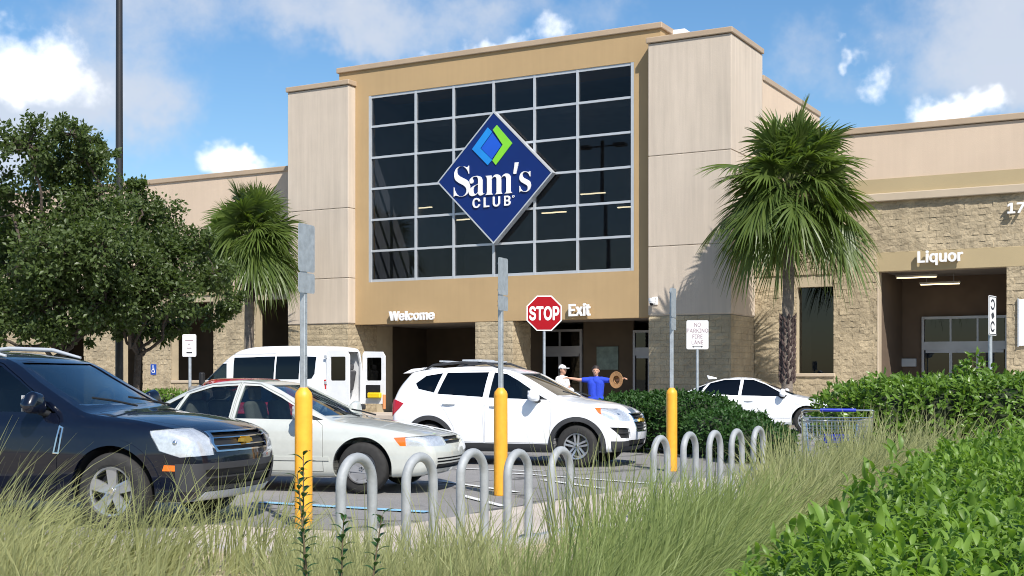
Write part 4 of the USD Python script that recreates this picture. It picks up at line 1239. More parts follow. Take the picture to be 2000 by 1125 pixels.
gr = prism_yz([(-.34, .60), (.34, .60), (.36, .69), (-.36, .69)], .5, 1.2)
low = prism_yz([(-.58, .30), (.58, .30), (.62, .44), (-.62, .44)], .4, 1.2)
AMB = [prism_xz([(.3, .5), (.56, .5), (.53, .8), (.3, .8)], -1.2, 1.2)]


def sedan_extras(t, sh, p_='paint_champagne'):
    wipers(t, sh, -.36, .915, 0)
    for sd in (-1, 1):
        yv = [sd * .5, sd * 1.2] if sd > 0 else [sd * 1.2, sd * .5]
        obj('tail_light', sh.skin(.006, .012) ^ prism_xz([(-3.9, .70), (-3.9, .88), (-3.5, .90), (-3.56, .72)], *yv), M['tail_red'], t, smooth=40)
        obj('side_moulding', sh.skin(.010, .004) ^ prism_xz([(-2.2, .40), (-.42, .40), (-.42, .445), (-2.2, .445)], *yv), M[p_], t, smooth=40)
        obj('mirror_corner', sh.skin(.004, .02) ^ prism_xz([(-.53, .90), (-.65, .90), (-.76, .985)], *yv), M['black'], t)


build_car('saloon_car', 'pale champagne saloon car parked behind the first yellow bollard', None, (-1.843, 15.8), math.radians(14), sh, M['paint_champagne'],
          (.315, .195, .20, -2.635, .855, .375, 'steel', pm('hubcap', (.30, .30, .31), .45, metal=.4, var=.2)), [(-2.7, .40), (-.1, .40), (-.4, .80), (-.55, 1.5), (-2.75, 1.5), (-2.9, .85)],
          SED_WIN, (-1.6, .3, .945, 1.325, .66, .54), (-3.3, -2.0, 1.0, 1.30, .60, .50), SED_DOORS,
          hood=([(-.36, -.64), (.2, -.70), (.72, -.62), (.84, -.3), (.86, 0), (.84, .3), (.72, .62), (.2, .70), (-.36, .64), (-.28, 0)], .62),
          lamps=[dict(name='headlight', prism=p_, bulbs=[(.74, sd * .50, .645, .04), (.80, sd * .42, .645, .035)], amber=AMB) for p_, sd in zip(both(LH, .36, 1.2), (1, -1))],
          grilles=[dict(name='grille', prism=gr, bars=(.645,), bh=.012), dict(name='lower_grille', prism=low, bars=(.37, .41), bh=.018, barlook='paint_champagne')],
          extras=sedan_extras, mirror=(-.78, .95), handles=((-1.52, .80), (-2.36, .82)), seats=((-1.25, .36), (-1.25, -.36), (-2.1, .34), (-2.1, -.34)), seat_z=.45, rear_side_from=9, seat_mat='seat_tan', side_glass='clear_glass')

# ---- 4 white saloon on the store's lane
S2T = [(-3.84, .92), (-3.80, 1.0), (-3.55, 1.03), (-3.25, 1.07), (-2.8, 1.25), (-2.35, 1.40), (-1.9, 1.465), (-1.55, 1.465), (-1.2, 1.40), (-.85, 1.23), (-.20, .98), (0, .95), (.4, .89), (.7, .80), (.86, .72), (.90, .66)]
S2B = [(-3.78, .36), (-3.4, .25), (-2.85, .2), (0, .2), (.5, .21), (.80, .23), (.9, .32)]
S2W = [[(-.46, .955), (-.7, 1.08), (-1.05, 1.27), (-1.36, 1.385), (-1.62, 1.40), (-1.68, .975)], [(-1.76, .98), (-1.70, 1.40), (-2.15, 1.385), (-2.5, 1.30), (-2.72, 1.02)], [(-2.79, 1.03), (-2.58, 1.275), (-2.8, 1.19), (-3.05, 1.06)]]
S2D = [[(-.36, .27), (-.36, .75), (-.38, .9), (-.65, 1.09), (-1.06, 1.31), (-1.38, 1.43), (-1.66, 1.44), (-1.72, .94), (-1.70, .27)], [(-1.715, .27), (-1.735, .94), (-1.675, 1.44), (-2.17, 1.42), (-2.55, 1.325), (-2.76, .99), (-2.6, .8), (-2.44, .55), (-2.4, .27)]]
sh = Shell(S2T, S2B, 1.85, [(.15, .93), (.3, .975), (.55, 1.0), (.75, 1.0), (.9, .975), (.98, .94), (1.2, .84), (1.42, .71), (1.5, .67)], taper=(.18, .14), bow=(.18, .12), bulge=[(0, .5, .45, .25, .02), (-2.85, .55, .5, .3, .02)])
LH = [(1.0, .64), (1.0, .74), (.7, .82), (.42, .81), (.5, .70)]
gr = prism_yz([(-.46, .42), (.46, .42), (.52, .62), (-.52, .62)], .5, 1.2)


def white_extras(t, sh):
    sedan_extras(t, sh, 'paint_white')
    obj('roof_aerial', m3.Manifold.batch_hull([m3.Manifold.sphere(.01, 8).translate((-2.62, 0, 1.41)), m3.Manifold.sphere(.02, 8).translate((-2.42, 0, 1.43)), m3.Manifold.sphere(.01, 8).translate((-2.66, 0, 1.50))]), M['paint_white'], t)
    for sd in (-1, 1):
        yv = [sd * .5, sd * 1.2] if sd > 0 else [sd * 1.2, sd * .5]
        obj('fender_badge', sh.skin(.006, .004) ^ prism_xz([(-.30, .755), (-.18, .755), (-.18, .775), (-.30, .775)], *yv), M['alu_dark'], t)


build_car('saloon_car', 'white saloon car with dark windows driving behind the shopping cart', None, (7.62, 33.5), math.radians(15), sh, M['paint_white'],
          (.335, .235, .21, -2.85, .91, .385, 'ten', M['rim']), [(-3.0, .40), (-.05, .40), (-.25, .84), (-.4, 1.55), (-3.0, 1.55), (-3.1, .9)],
          S2W, (-1.6, .5, 1.0, 1.39, .68, .55), (-3.4, -2.1, 1.08, 1.37, .62, .52), S2D,
          hood=([(-.16, -.68), (.3, -.72), (.72, -.6), (.83, -.3), (.85, 0), (.83, .3), (.72, .6), (.3, .72), (-.16, .68), (-.08, 0)], .66),
          lamps=[dict(name='headlight', prism=p_, bulbs=[(.66, sd * .66, .74, .04)]) for p_, sd in zip(both(LH, .42, 1.2), (1, -1))],
          grilles=[dict(name='grille', prism=gr, bars=(.48, .55), bh=.012)],
          extras=white_extras, mirror=(-.62, 1.0), handles=((-1.48, .84), (-2.5, .88)), seats=((-1.2, .38), (-1.2, -.38), (-2.2, .36), (-2.2, -.36)), seat_z=.48, rear_side_from=9, side_glass='privacy_glass')

# ---- 5 red hatchback behind the champagne saloon (facing the viewer more)
sh = Shell([(x, z * .875) for x, z in [(-3.36, 1.06), (-3.26, 1.28), (-3.06, 1.50), (-3.0, 1.545), (-2.6, 1.60), (-2.0, 1.635), (-1.5, 1.62), (-1.10, 1.545), (-.75, 1.37), (-.26, 1.12), (-.1, 1.085), (.3, 1.03), (.58, .96), (.74, .88), (.80, .82)]], [(-3.30, .38), (-3.0, .28), (-2.55, .22), (0, .22), (.45, .23), (.74, .25), (.82, .34)], 1.75, [(z * .89, f_) for z, f_ in TUM], taper=(.16, .12), bow=(.17, .12), bulge=[(0, .60, .45, .3, .02), (-2.555, .62, .48, .3, .02)])
sc = lambda P_: [(x, z * .875) for x, z in P_]
g1 = prism_yz([(-.40, .52), (.40, .52), (.46, .70), (-.46, .70)], .45, 1.2)
build_car('hatchback', 'red hatchback seen through the windows of the champagne saloon', None, (-5.15, 22.0), math.radians(70), sh, M['paint_red'],
          (.325, .22, .20, -2.555, .86, .39, 'five', M['rim']), [(-3.15, .45), (-.05, .45), (-.25, .83), (-.4, 1.6), (-3.4, 1.6), (-3.25, .90)],
          [sc(w) for w in TRAX_WIN], (-1.4, .35, 1.0, 1.31, .64, .54), (-4, -2.8, .98, 1.27, .58, .50),
          [sc([(-.45, .37), (-.42, .8), (-.44, 1.03), (-.66, 1.2), (-1.05, 1.43), (-1.3, 1.53), (-1.5, 1.545), (-1.575, 1.05), (-1.57, .37)])],
          lamps=[dict(name='headlight', prism=p_, bulbs=[(.62, sd * .66, .71, .06)]) for p_, sd in zip(both([(.90, .63), (.92, .75), (.60, .82), (.28, .83), (.36, .75), (.55, .66)], .44, 1.2), (1, -1))],
          grilles=[dict(name='grille', prism=g1, bars=(.58, .64), bh=.012)], mirror=(-.70, .97), handles=((-1.36, .85),), seat_z=.48)

# ---- 6 white van with its rear doors open, nose to the left
VT = [(-5.00, 2.33), (-4.92, 2.43), (-4.5, 2.47), (-2.9, 2.49), (-1.9, 2.46), (-1.35, 2.36), (-.95, 2.16), (-.5, 1.83), (.12, 1.36), (.25, 1.29), (.55, 1.20), (.80, 1.08), (.92, .95)]
VB = [(-5.00, .42), (-4.7, .36), (-3.8, .34), (0, .34), (.5, .33), (.85, .30), (.98, .36)]
VTUM = [(.3, .95), (.5, .985), (.9, 1.0), (1.25, .995), (1.35, .98), (1.9, .93), (2.25, .87), (2.45, .80)]
sh = Shell(VT, VB, 2.05, VTUM, taper=(.15, .0), bow=(.20, .0), crown=.05, r=.09, bulge=[(0, .6, .5, .3, .02)])
VW = [[(-.12, 1.38), (-.5, 1.72), (-.72, 1.90), (-.98, 1.92), (-1.02, 1.36)], [(-1.28, 1.40), (-1.26, 2.10), (-2.95, 2.13), (-2.95, 1.40)], [(-3.01, 1.40), (-3.01, 2.13), (-3.95, 2.13), (-3.95, 1.40)], [(-4.10, 1.40), (-4.10, 2.12), (-4.58, 2.10), (-4.56, 1.58), (-4.45, 1.42)]]
vh = (-5.76, 40.0)
thv = PI + ROT                                         # nose away to the left, parallel to the store front


def van_extras(t, sh):
    W = 2.05
    opening = None
    wip = wipers(t, sh, .18, 1.345, 0)
    for sd in (-1, 1):
        yv = [sd * .5, sd * 1.3] if sd > 0 else [sd * 1.3, sd * .5]
        obj('side_moulding', sh.skin(.012, .004) ^ prism_xz([(-4.8, .72), (-.5, .72), (-.5, .86), (-4.8, .86)], *yv), M['cladding'], t, smooth=40)
        # a rear door swung straight back from its corner
        w = .86
        xh, y = -5.00, sd * (W / 2 * .965)
        z0, z1 = .62, 2.30
        outline = Polygon([(0, z0), (-w, z0), (-w, z1 - .16), (-w + .10, z1 - .02), (-.06, z1), (0, z1 - .10)])
        hole = sbox(-w + .13, 1.36, -.16, 2.10).buffer(-.05).buffer(.05)
        a, b = (y - .06, y) if sd > 0 else (y, y + .06)
        dr = obj('rear_door', (prism_xz(np.array(outline.exterior.coords), a, b) - prism_xz(np.array(hole.exterior.coords), a - .1, b + .1)).translate((xh - .02, 0, 0)), M['paint_van'], t, smooth=30, label='open rear door of the white van' if False else None)
        obj('pane', prism_xz(np.array(hole.buffer(.01).exterior.coords), y - sd * .035 - .004, y - sd * .035 + .004).translate((xh - .02, 0, 0)), M['privacy_glass'], dr)
        yi = y - sd * .062
        obj('inner_panel', cbx(xh - .72, xh - .16, min(yi, yi - sd * .02), max(yi, yi - sd * .02), .80, 1.22, .01), M['black'], dr)
        obj('hinge', cat_(*[cbx(xh - .06, xh + .05, y - .0 if sd > 0 else y - .03, y + .03 if sd > 0 else y, z - .05, z + .05, .01) for z in (.85, 1.3, 2.1)]), M['alu'], dr)
        if sd < 0:
            obj('door_pad', cbx(xh - .80, xh - .30, yi + .022, yi + .16, .80, .98, .03), pm('pad_yellow', (.80, .55, .01), .5), dr, label='yellow pad on the inside of the open rear door')
            obj('reflector_strip', cbx(xh - .885, xh - .80, y - .002, y + .068, .45, .92, .01), pm('strip_orange', (.75, .30, .12), .5), dr)
        obj('tail_light', cbx(xh - .012, xh + .07, min(sd * .90, sd * 1.012), max(sd * .90, sd * 1.012), 1.08, 1.40, .02), M['tail_red'], t)
        obj('mirror_arm', rbx(-.12, sd * 1.16, 1.42, .16, .18, .42, .05), M['black'], t, smooth=40)
    obj('bumper', rbx(-5.06, 0, .52, .22, 1.86, .18, .05), M['cladding'], t, smooth=40)
    for x in (-4.4, -3.4, -2.4):
        for y in (.55, -.05, -.6):
            seat(t, x, y, 1.02, M['seat'])


def van():
    W = sh.W
    c, s_ = math.cos(thv), math.sin(thv)
    # near rear corner given; near side is the van's left (+y after turning round)
    t = thing('passenger_van', 'white passenger van with both rear doors swung open', 'van', (0, 0, 0), thv)
    corner = np.array([-5.0, 1.0])
    loc = np.array(vh) - np.array([c * corner[0] - s_ * corner[1], s_ * corner[0] + c * corner[1]])
    UsdGeom.Xformable(t).GetOrderedXformOps()[0].Set((float(loc[0]), float(loc[1]), 0.0))
    cabin = [(-5.3, .62), (-.1, .62), (.05, 1.15), (-.2, 2.6), (-5.3, 2.6)]
    opening = prism_yz([(-.86, .63), (.86, .63), (.84, 1.9), (.72, 2.28), (-.72, 2.28), (-.84, 1.9)], -5.5, -4.7)
    shell = sh(0.0) - (sh(.06) ^ prism_xz(cabin, -3, 3)) - opening
    wells, glass = [], []
    for x in (0, -3.75):
        for sd in (-1, 1):
            a, b = (.66, 3) if sd > 0 else (-3, -.66)
            wells.append(prism_xz(np.array(Point(x, .36).buffer(.44, 28).exterior.coords), a, b))
    for k, poly in enumerate(VW):
        for sd in (-1, 1):
            glass.append(('side_window', prism_xz(poly, *((.5, 3) if sd > 0 else (-3, -.5))), 'privacy_glass' if k else 'car_glass'))
    glass.append(('windscreen', prism_yz([(-.85, 1.42), (.85, 1.42), (.74, 2.12), (-.74, 2.12)], -1.2, .5), 'screen_glass'))
    gr_ = prism_yz([(-.5, .62), (.5, .62), (.55, .95), (-.55, .95)], .6, 1.4)
    hl = both([(.3, 1.0), (.75, .80), (1.2, .78), (1.2, 1.02), (.75, 1.12), (.4, 1.2)], .58, 1.3)
    cut = m3.Manifold.batch_boolean(wells + [g_[1] for g_ in glass] + [(p_ - sh(.05)) for p_ in hl + [gr_]], m3.OpType.Add)
    shell = shell - cut
    doors = []
    for poly in ([(-.05, .45), (-.02, 1.2), (-.1, 1.34), (-.52, 1.76), (-.74, 1.97), (-1.06, 1.98), (-1.1, .45)], [(-1.20, .45), (-1.20, 2.2), (-2.98, 2.22), (-2.98, .45)]):
        for sd in (-1, 1):
            yy = (.5, 3) if sd > 0 else (-3, -.5)
            doors.append(shell ^ prism_xz(Polygon(poly).buffer(-.008), *yy))
            shell = shell - prism_xz(poly, *yy)
    obj('body', shell, M['paint_van'], t, smooth=38)
    for d_ in doors:
        obj('door', d_, M['paint_van'], t, smooth=38)
    ring = sh(.010) - sh(.018)
    for nm, pr, look in glass:
        obj(nm, ring ^ pr, M[look], t, smooth=40)
    for p_ in hl:
        o = obj('headlight', sh.skin(.003, .004) ^ p_, M['lens'], t, smooth=40)
        obj('reflector', (sh(.03) - sh(.048)) ^ p_, M['reflector'], o, smooth=40)
    o = obj('grille', (sh(.03) - sh(.048)) ^ gr_, M['black'], t)
    for x in (0, -3.75):
        for sd in (-1, 1):
            wheel_set(t, x, sd * 1.0, .355, .22, .22, sd, 'steel', M['rim'])
    obj('dashboard', rbx(-.55, 0, 1.22, .5, 1.6, .3, .08), M['seat'], t, smooth=50)
    for y in (.45, -.45):
        seat(t, -1.3, y, 1.0, M['seat'])
    van_extras(t, sh)


van()
# the yellow crate standing in the van's rear doorway
cvan, svan = math.cos(ROT), math.sin(ROT)
# ------------------------------------------------------------------ bollards with a parking sign on top
def rounded_rect(w, h, r):
    return sbox(-w / 2 + r, -h / 2 + r, w / 2 - r, h / 2 - r).buffer(r, 8)


def bollard(px, base_py, sign_top, sign_bot, label, turn, second=None):
    x, y = G(px, base_py)
    t = thing('bollard_sign', label, 'bollard sign', (x, y, 0), turn, 'yellow bollards carrying parking signs')
    top = EYE + (HOR - 757) / FOC * y if px < 700 else EYE + (HOR - 757.5) / FOC * y
    r = .083
    obj('bollard', revolve([(0.0, 0.0), (r, 0), (r, top - .10), (r * .99, top - .075), (r * .88, top - .045), (r * .62, top - .02), (r * .45, top), (.001, top + .001)], 28), M['yellow'], t, smooth=45)
    zt, zb = EYE + (HOR - sign_top) / FOC * y, EYE + (HOR - sign_bot) / FOC * y
    post = cbx(-.027, .027, -.027, .027, top - .02, zt - .01, .006)
    for z in np.arange(top + .1, zt - .05, .10):
        post = post - m3.Manifold.cylinder(.2, .008, .008, 8, True).rotate((90, 0, 0)).translate((0, 0, float(z)))
    obj('post', post, M['galv'], t)
    zz = zt
    for h in ([zt - zb] if not second else second):
        sg = move(xf(extrude(rounded_rect(.305, h - .012, .03), .004), UPRIGHT), (0, -.029, zz - h / 2))
        pl = obj('sign_plate', sg, M['galv'], t)
        obj('bolt', cat_(*[m3.Manifold.cylinder(.012, .012, .012, 8).rotate((-90, 0, 0)).translate((0, .026, zz - h / 2 + o * (h / 2 - .07))) for o in (-1, 1)]), M['alu_dark'], pl)
        zz -= h
    return t


bollard(593, 1031, 437, 570, 'yellow bollard with sign post nearest the camera, in front of the champagne car', math.radians(69), (.46, .20))
bollard(978, 967, 503, 606, 'yellow bollard with sign post in front of the white compact SUV door', math.radians(68), (.46, .19))
bollard(1312, 920, 562, 645, 'yellow bollard with sign post before the dark green round shrub', math.radians(70), (.46, .19))

# ------------------------------------------------------------------ bike racks: a line of steel hoops on a rail
RL0, RLD = np.array([1.48, 12.8]), np.array([.497, .868])


def rack_y(px):
    k = (px - 1000) / FOC                   # x = k y on the line RL0 + u RLD
    u = (k * RL0[1] - RL0[0]) / (RLD[0] - k * RLD[1])
    return RL0 + u * RLD


def rack(label, hoops):
    pts = [(rack_y(px), EYE + (HOR - py) / FOC * rack_y(px)[1]) for px, py in hoops]
    c = np.mean([p for p, _ in pts], 0)
    t = thing('bike_rack', label, 'bike rack', (c[0], c[1], 0), math.atan2(RLD[1], RLD[0]), 'grey hoop bike racks')
    us = []
    for p, z in pts:
        u = float((p - c) @ RLD); us.append(u)
        w, r = .17, .034
        arc = [(u - w, 0, 0.03), (u - w, 0, .35), (u - w, 0, z - w - r - .04)] + [(u + w * math.cos(a), 0, z - w - r + w * math.sin(a) * 1.02) for a in np.linspace(PI, 0, 17)] + [(u + w, 0, z - w - r - .04), (u + w, 0, .35), (u + w, 0, .03)]
        obj('hoop', tube(arc, r, 14), M['rack_steel'], t, smooth=50)
    obj('base_rail', cbx(min(us) - .35, max(us) + .35, -.04, .04, .10, .135, .006), M['rack_steel'], t)


rack('nearer bike rack of five grey steel hoops in the tall grass', [(697, 885), (820, 884), (923, 876), (1012, 877), (1095, 872)])
rack('farther bike rack of five grey hoops beside the third yellow bollard', [(1290, 850), (1347, 843), (1396, 840), (1439, 837), (1481, 832)])

# ------------------------------------------------------------------ signs on posts
def post_sign(name, label, px, Y, zc, w, h, turn, round_post=True, shape=None, corner=.03, group=None, mat='white', rim=None):
    x = (px - 1000) / FOC * Y
    t = thing(name, label, 'sign', (x, Y, 0), turn, group)
    top = zc + h / 2 - .04
    obj('post', m3.Manifold.cylinder(top, .03, .03, 12) if round_post else cbx(-.022, .022, -.015, .015, 0, top, .004), M['galv'], t, smooth=40)
    shp = shape if shape is not None else rounded_rect(w, h, corner)
    pl = obj('sign_plate', move(xf(extrude(shp, .004), UPRIGHT), (0, -.033, zc)), M[mat], t)

    def deco(s_, m, nm, k=1):
        return obj(nm, move(xf(extrude(s_, .0015), UPRIGHT), (0, -.0372 - .0016 * k, zc)), M[m], pl)
    return t, deco


def words(text, h, cx, cz, **k):
    sh_, w = glyphs(text, h, **k)
    return [affinity.translate(s_, cx - w / 2, cz - h / 2) for s_ in sh_]


octo = Polygon([(.381 / math.cos(PI / 8) * math.cos(PI / 8 + k * PI / 4), .381 / math.cos(PI / 8) * math.sin(PI / 8 + k * PI / 4)) for k in range(8)]).buffer(-.02).buffer(.02)
t, deco = post_sign('stop_sign', 'red octagonal stop sign on a grey post before the store exit', 1063, 28.0, EYE + 129 / FOC * 28, .76, .76, math.radians(-3), shape=octo)
deco(octo.buffer(-.026), 'red', 'red_field')
for s_ in words('STOP', .27, 0, 0, bold=8, squeeze=.66):
    deco(s_, 'white', 'letter', 3)
t, deco = post_sign('parking_sign', 'white no parking fire lane sign before the right tower base', 1362, 27.5, EYE + 87 / FOC * 27.5, .46, .61, math.radians(-4))
for k, (w_, h_) in enumerate((('NO', .085), ('PARKING', .085), ('FIRE', .085), ('LANE', .085))):
    for s_ in words(w_, h_, 0, .215 - k * .125, bold=4, squeeze=.86):
        deco(s_, 'print', 'letter')
deco(unary_union([sbox(-.09, -.262, .09, -.244), Polygon([(.08, -.275), (.12, -.253), (.08, -.231)]), Polygon([(-.08, -.275), (-.12, -.253), (-.08, -.231)])]), 'print_black', 'arrow')
t, deco = post_sign('parking_sign', 'small white parking sign on a thin post left of the van', 371, 26.0, EYE + 66 / FOC * 26, .29, .455, math.radians(-8), corner=.035)
deco(rounded_rect(.26, .425, .025).difference(rounded_rect(.25, .415, .02)), 'print', 'border')
for z, w_, h_ in ((.10, .17, .022), (.03, .05, .02), (-.05, .10, .02)):
    deco(sbox(-w_ / 2, z - h_ / 2, w_ / 2, z + h_ / 2), 'print', 'printed_line')
deco(sbox(-.06, -.155, .06, -.125), 'print_black', 'printed_line')
t, deco = post_sign('traffic_sign', 'narrow white sign with two black ring symbols above the right hedge', 1934, 20.0, EYE + 124.5 / FOC * 20, .30, .61, math.radians(48), corner=.02)
deco(rounded_rect(.28, .59, .015).difference(rounded_rect(.255, .565, .01)), 'print_black', 'border')
for z in (.17, -.17):
    deco(affinity.translate(Point(0, 0).buffer(.085).difference(Point(0, 0).buffer(.052)).difference(sbox(-.2, -.02, -.0, .03) if z > 0 else sbox(0, -.03, .2, .02)), 0, z), 'print_black', 'ring_symbol')
deco(Polygon([(-.06, .02), (.02, .06), (.07, -.01), (0, -.06), (-.04, -.03)]), 'print_black', 'arrow')

# ------------------------------------------------------------------ lamp pole
x_, Y_ = (233 - 1000) / FOC * 34.0, 34.0
t = thing('lamp_pole', 'tall dark parking lot lamp pole rising out of the left tree', 'lamp pole', (x_, Y_, 0), ROT)
obj('base', m3.Manifold.cylinder(.75, .30, .30, 24), M['concrete'], t, smooth=40)
obj('base_plate', cbx(-.19, .19, -.19, .19, .751, .78, .01), M['dark_steel'], t)
obj('pole', tube([(0, 0, .78), (0, 0, 6), (0, 0, 12.8)], [.105, .096, .082], 16), M['dark_steel'], t, smooth=50)
for sd in (-1, 1):
    a = obj('arm', cbx(min(.06 * sd, .6 * sd), max(.06 * sd, .6 * sd), -.03, .03, 12.5, 12.56, .01), M['dark_steel'], t)
    obj('lamp_head', cbx(min(.6 * sd, 1.2 * sd), max(.6 * sd, 1.2 * sd), -.2, .2, 12.46, 12.62, .03), M['dark_steel'], a)

# ------------------------------------------------------------------ shopping cart seen from its handle end
def wire(p, r=.003):
    return tube(p, r, 5)


cx, cy = (1635 - 1000) / FOC * 14.2, 14.2
t = thing('shopping_cart', 'wire shopping cart with blue handle standing between the grass and the hedge', 'shopping cart', (cx, cy, 0), math.radians(-10))
w, L, z0, z1 = .38, .92, .56, .98
obj('basket_rim', cat_(tube([(-w, 0, z1), (-w * .78, L, z1 - .06), (w * .78, L, z1 - .06), (w, 0, z1)], .009, 8), tube([(-w, 0, z1), (w, 0, z1)], .008, 8)), M['chrome'], t, smooth=50)
ws = []
for k in np.linspace(0, 1, 15):
    x = -w + 2 * w * k
    ws += [wire([(x, 0, z1), (x * .9, .02, z0)]), wire([(x * .9, .02, z0), (x * .72, L - .03, z0 + .1)]), wire([(x * .72, L - .03, z0 + .1), (x * .78, L, z1 - .06)])]
for k in np.linspace(0, 1, 18):
    for sd in (-1, 1):
        wy = L * k
        ws.append(wire([(sd * w * (1 - .22 * k), wy, z1 - .06 * k), (sd * w * .9 * (1 - .2 * k), wy, z0 + .1 * k)]))
for k in np.linspace(.12, .9, 7):
    z = z0 + (z1 - z0) * k
    ww = w * (.9 + .1 * k)
    ws.append(wire([(-ww, .02 * (1 - k), z), (-ww * .78, L, z - .06 * k + .1 * (1 - k)), (ww * .78, L, z - .06 * k + .1 * (1 - k)), (ww, .02 * (1 - k), z), (-ww, .02 * (1 - k), z)], .0036))
obj('basket_wire', cat_(*ws), M['chrome'], t, kind='stuff')
obj('handle_bar', tube([(-w, 0, z1), (-w, -.10, 1.05), (-w + .02, -.13, 1.065), (w - .02, -.13, 1.065), (w, -.10, 1.05), (w, 0, z1)], .011, 8), M['chrome'], t, smooth=50)
hb = obj('handle_sleeve', tube([(-.19, -.13, 1.065), (.19, -.13, 1.065)], .019, 12), pm('cart_blue', (.015, .03, .36), .4), t, smooth=50)
obj('seat_flap', cbx(-.14, .14, .03, .04, .70, .80, .004), LOOKS['cart_blue'], t)
obj('frame', cat_(*[tube([(sd * w, 0, z1), (sd * w * .95, .02, .55), (sd * w * .9, -.02, .22), (sd * w * .85, .10, .15), (sd * w * .62, L - .12, .17), (sd * w * .68, L - .1, .5), (sd * w * .76, L, z1 - .1)], .011, 7) for sd in (-1, 1)], tube([(-w * .85, .12, .17), (w * .85, .12, .17)], .009, 6), tube([(-w * .62, L - .14, .17), (w * .62, L - .14, .17)], .009, 6)), M['chrome'], t, smooth=50)
for sx, yy in ((-.31, .06), (.31, .06), (-.23, L - .16), (.23, L - .16)):
    wl = obj('caster', m3.Manifold.cylinder(.03, .06, .06, 20, True).rotate((0, 90, 0)).translate((sx, yy, .06)), M['rubber'], t, smooth=40)
    obj('fork', cat_(cbx(sx - .024, sx - .018, yy - .02, yy + .02, .06, .15, .002), cbx(sx + .018, sx + .024, yy - .02, yy + .02, .06, .15, .002)), M['chrome'], wl)

# ------------------------------------------------------------------ people
M['skin'] = pm('skin', (.50, .27, .18), .55, var=.06, scale=12)
M['hair'] = pm('hair_dark', (.02, .013, .01), .6, var=.3, scale=60)
M['blue_shirt'] = pm('shirt_blue', (.015, .05, .48), .85, var=.1, scale=10, bump=.3, bscale=30)
M['pale_shirt'] = pm('shirt_pale', (.72, .68, .62), .9, var=.06, scale=10, bump=.3, bscale=30)
M['trousers'] = pm('trousers_dark', (.03, .032, .045), .9, var=.2, scale=10)
M['khaki'] = pm('shorts_khaki', (.30, .25, .17), .9, var=.1, scale=10)
M['straw'] = pm('straw_hat', (.42, .22, .09), .8, var=.25, scale=25, bump=.5, bscale=80)


def chain(bones, edge=.02, it=6):
    ms = []
    for a, ra, b, rb in bones:
        ms.append(m3.Manifold.batch_hull([m3.Manifold.sphere(ra, 16).translate(tuple(map(float, a))), m3.Manifold.sphere(rb, 16).translate(tuple(map(float, b)))]))
    m = m3.Manifold.batch_boolean(ms, m3.OpType.Add).refine_to_length(edge)
    q = m.to_mesh()
    tm = trimesh.Trimesh(q.vert_properties[:, :3], q.tri_verts, process=True)
    trimesh.smoothing.filter_taubin(tm, iterations=it)
    return tm


def hand(wrist, d, up, curl=.5):
    """palm, four fingers and a thumb from the wrist along d; up = back of the hand"""
    d = d / np.linalg.norm(d); up = up - d * (up @ d); up /= np.linalg.norm(up); sd = np.cross(d, up)
    b = [(wrist, .026, wrist + d * .05 + sd * .02, .018), (wrist, .026, wrist + d * .05 - sd * .02, .018), (wrist + d * .03, .022, wrist + d * .09, .017), (wrist + d * .085 + sd * .032, .013, wrist + d * .085 - sd * .032, .013)]
    for k, ln in zip((-1.5, -.5, .5, 1.5), (.062, .078, .082, .07)):
        p0 = wrist + d * .09 + sd * k * .019
        p1 = p0 + (d * math.cos(curl * .6) - up * math.sin(curl * .6)) * ln * .45
        p2 = p1 + (d * math.cos(curl * 1.6) - up * math.sin(curl * 1.6)) * ln * .33
        p3 = p2 + (d * math.cos(curl * 2.4) - up * math.sin(curl * 2.4)) * ln * .25
        b += [(p0, .010, p1, .009), (p1, .009, p2, .0085), (p2, .0085, p3, .0075)]
    q0 = wrist + d * .03 + sd * .028
    q1 = q0 + (d * .6 + sd * .75 - up * .2) * .05
    q2 = q1 + (d * .9 + sd * .3 - up * .3) * .035
    return b + [(q0, .016, q1, .011), (q1, .011, q2, .009)]


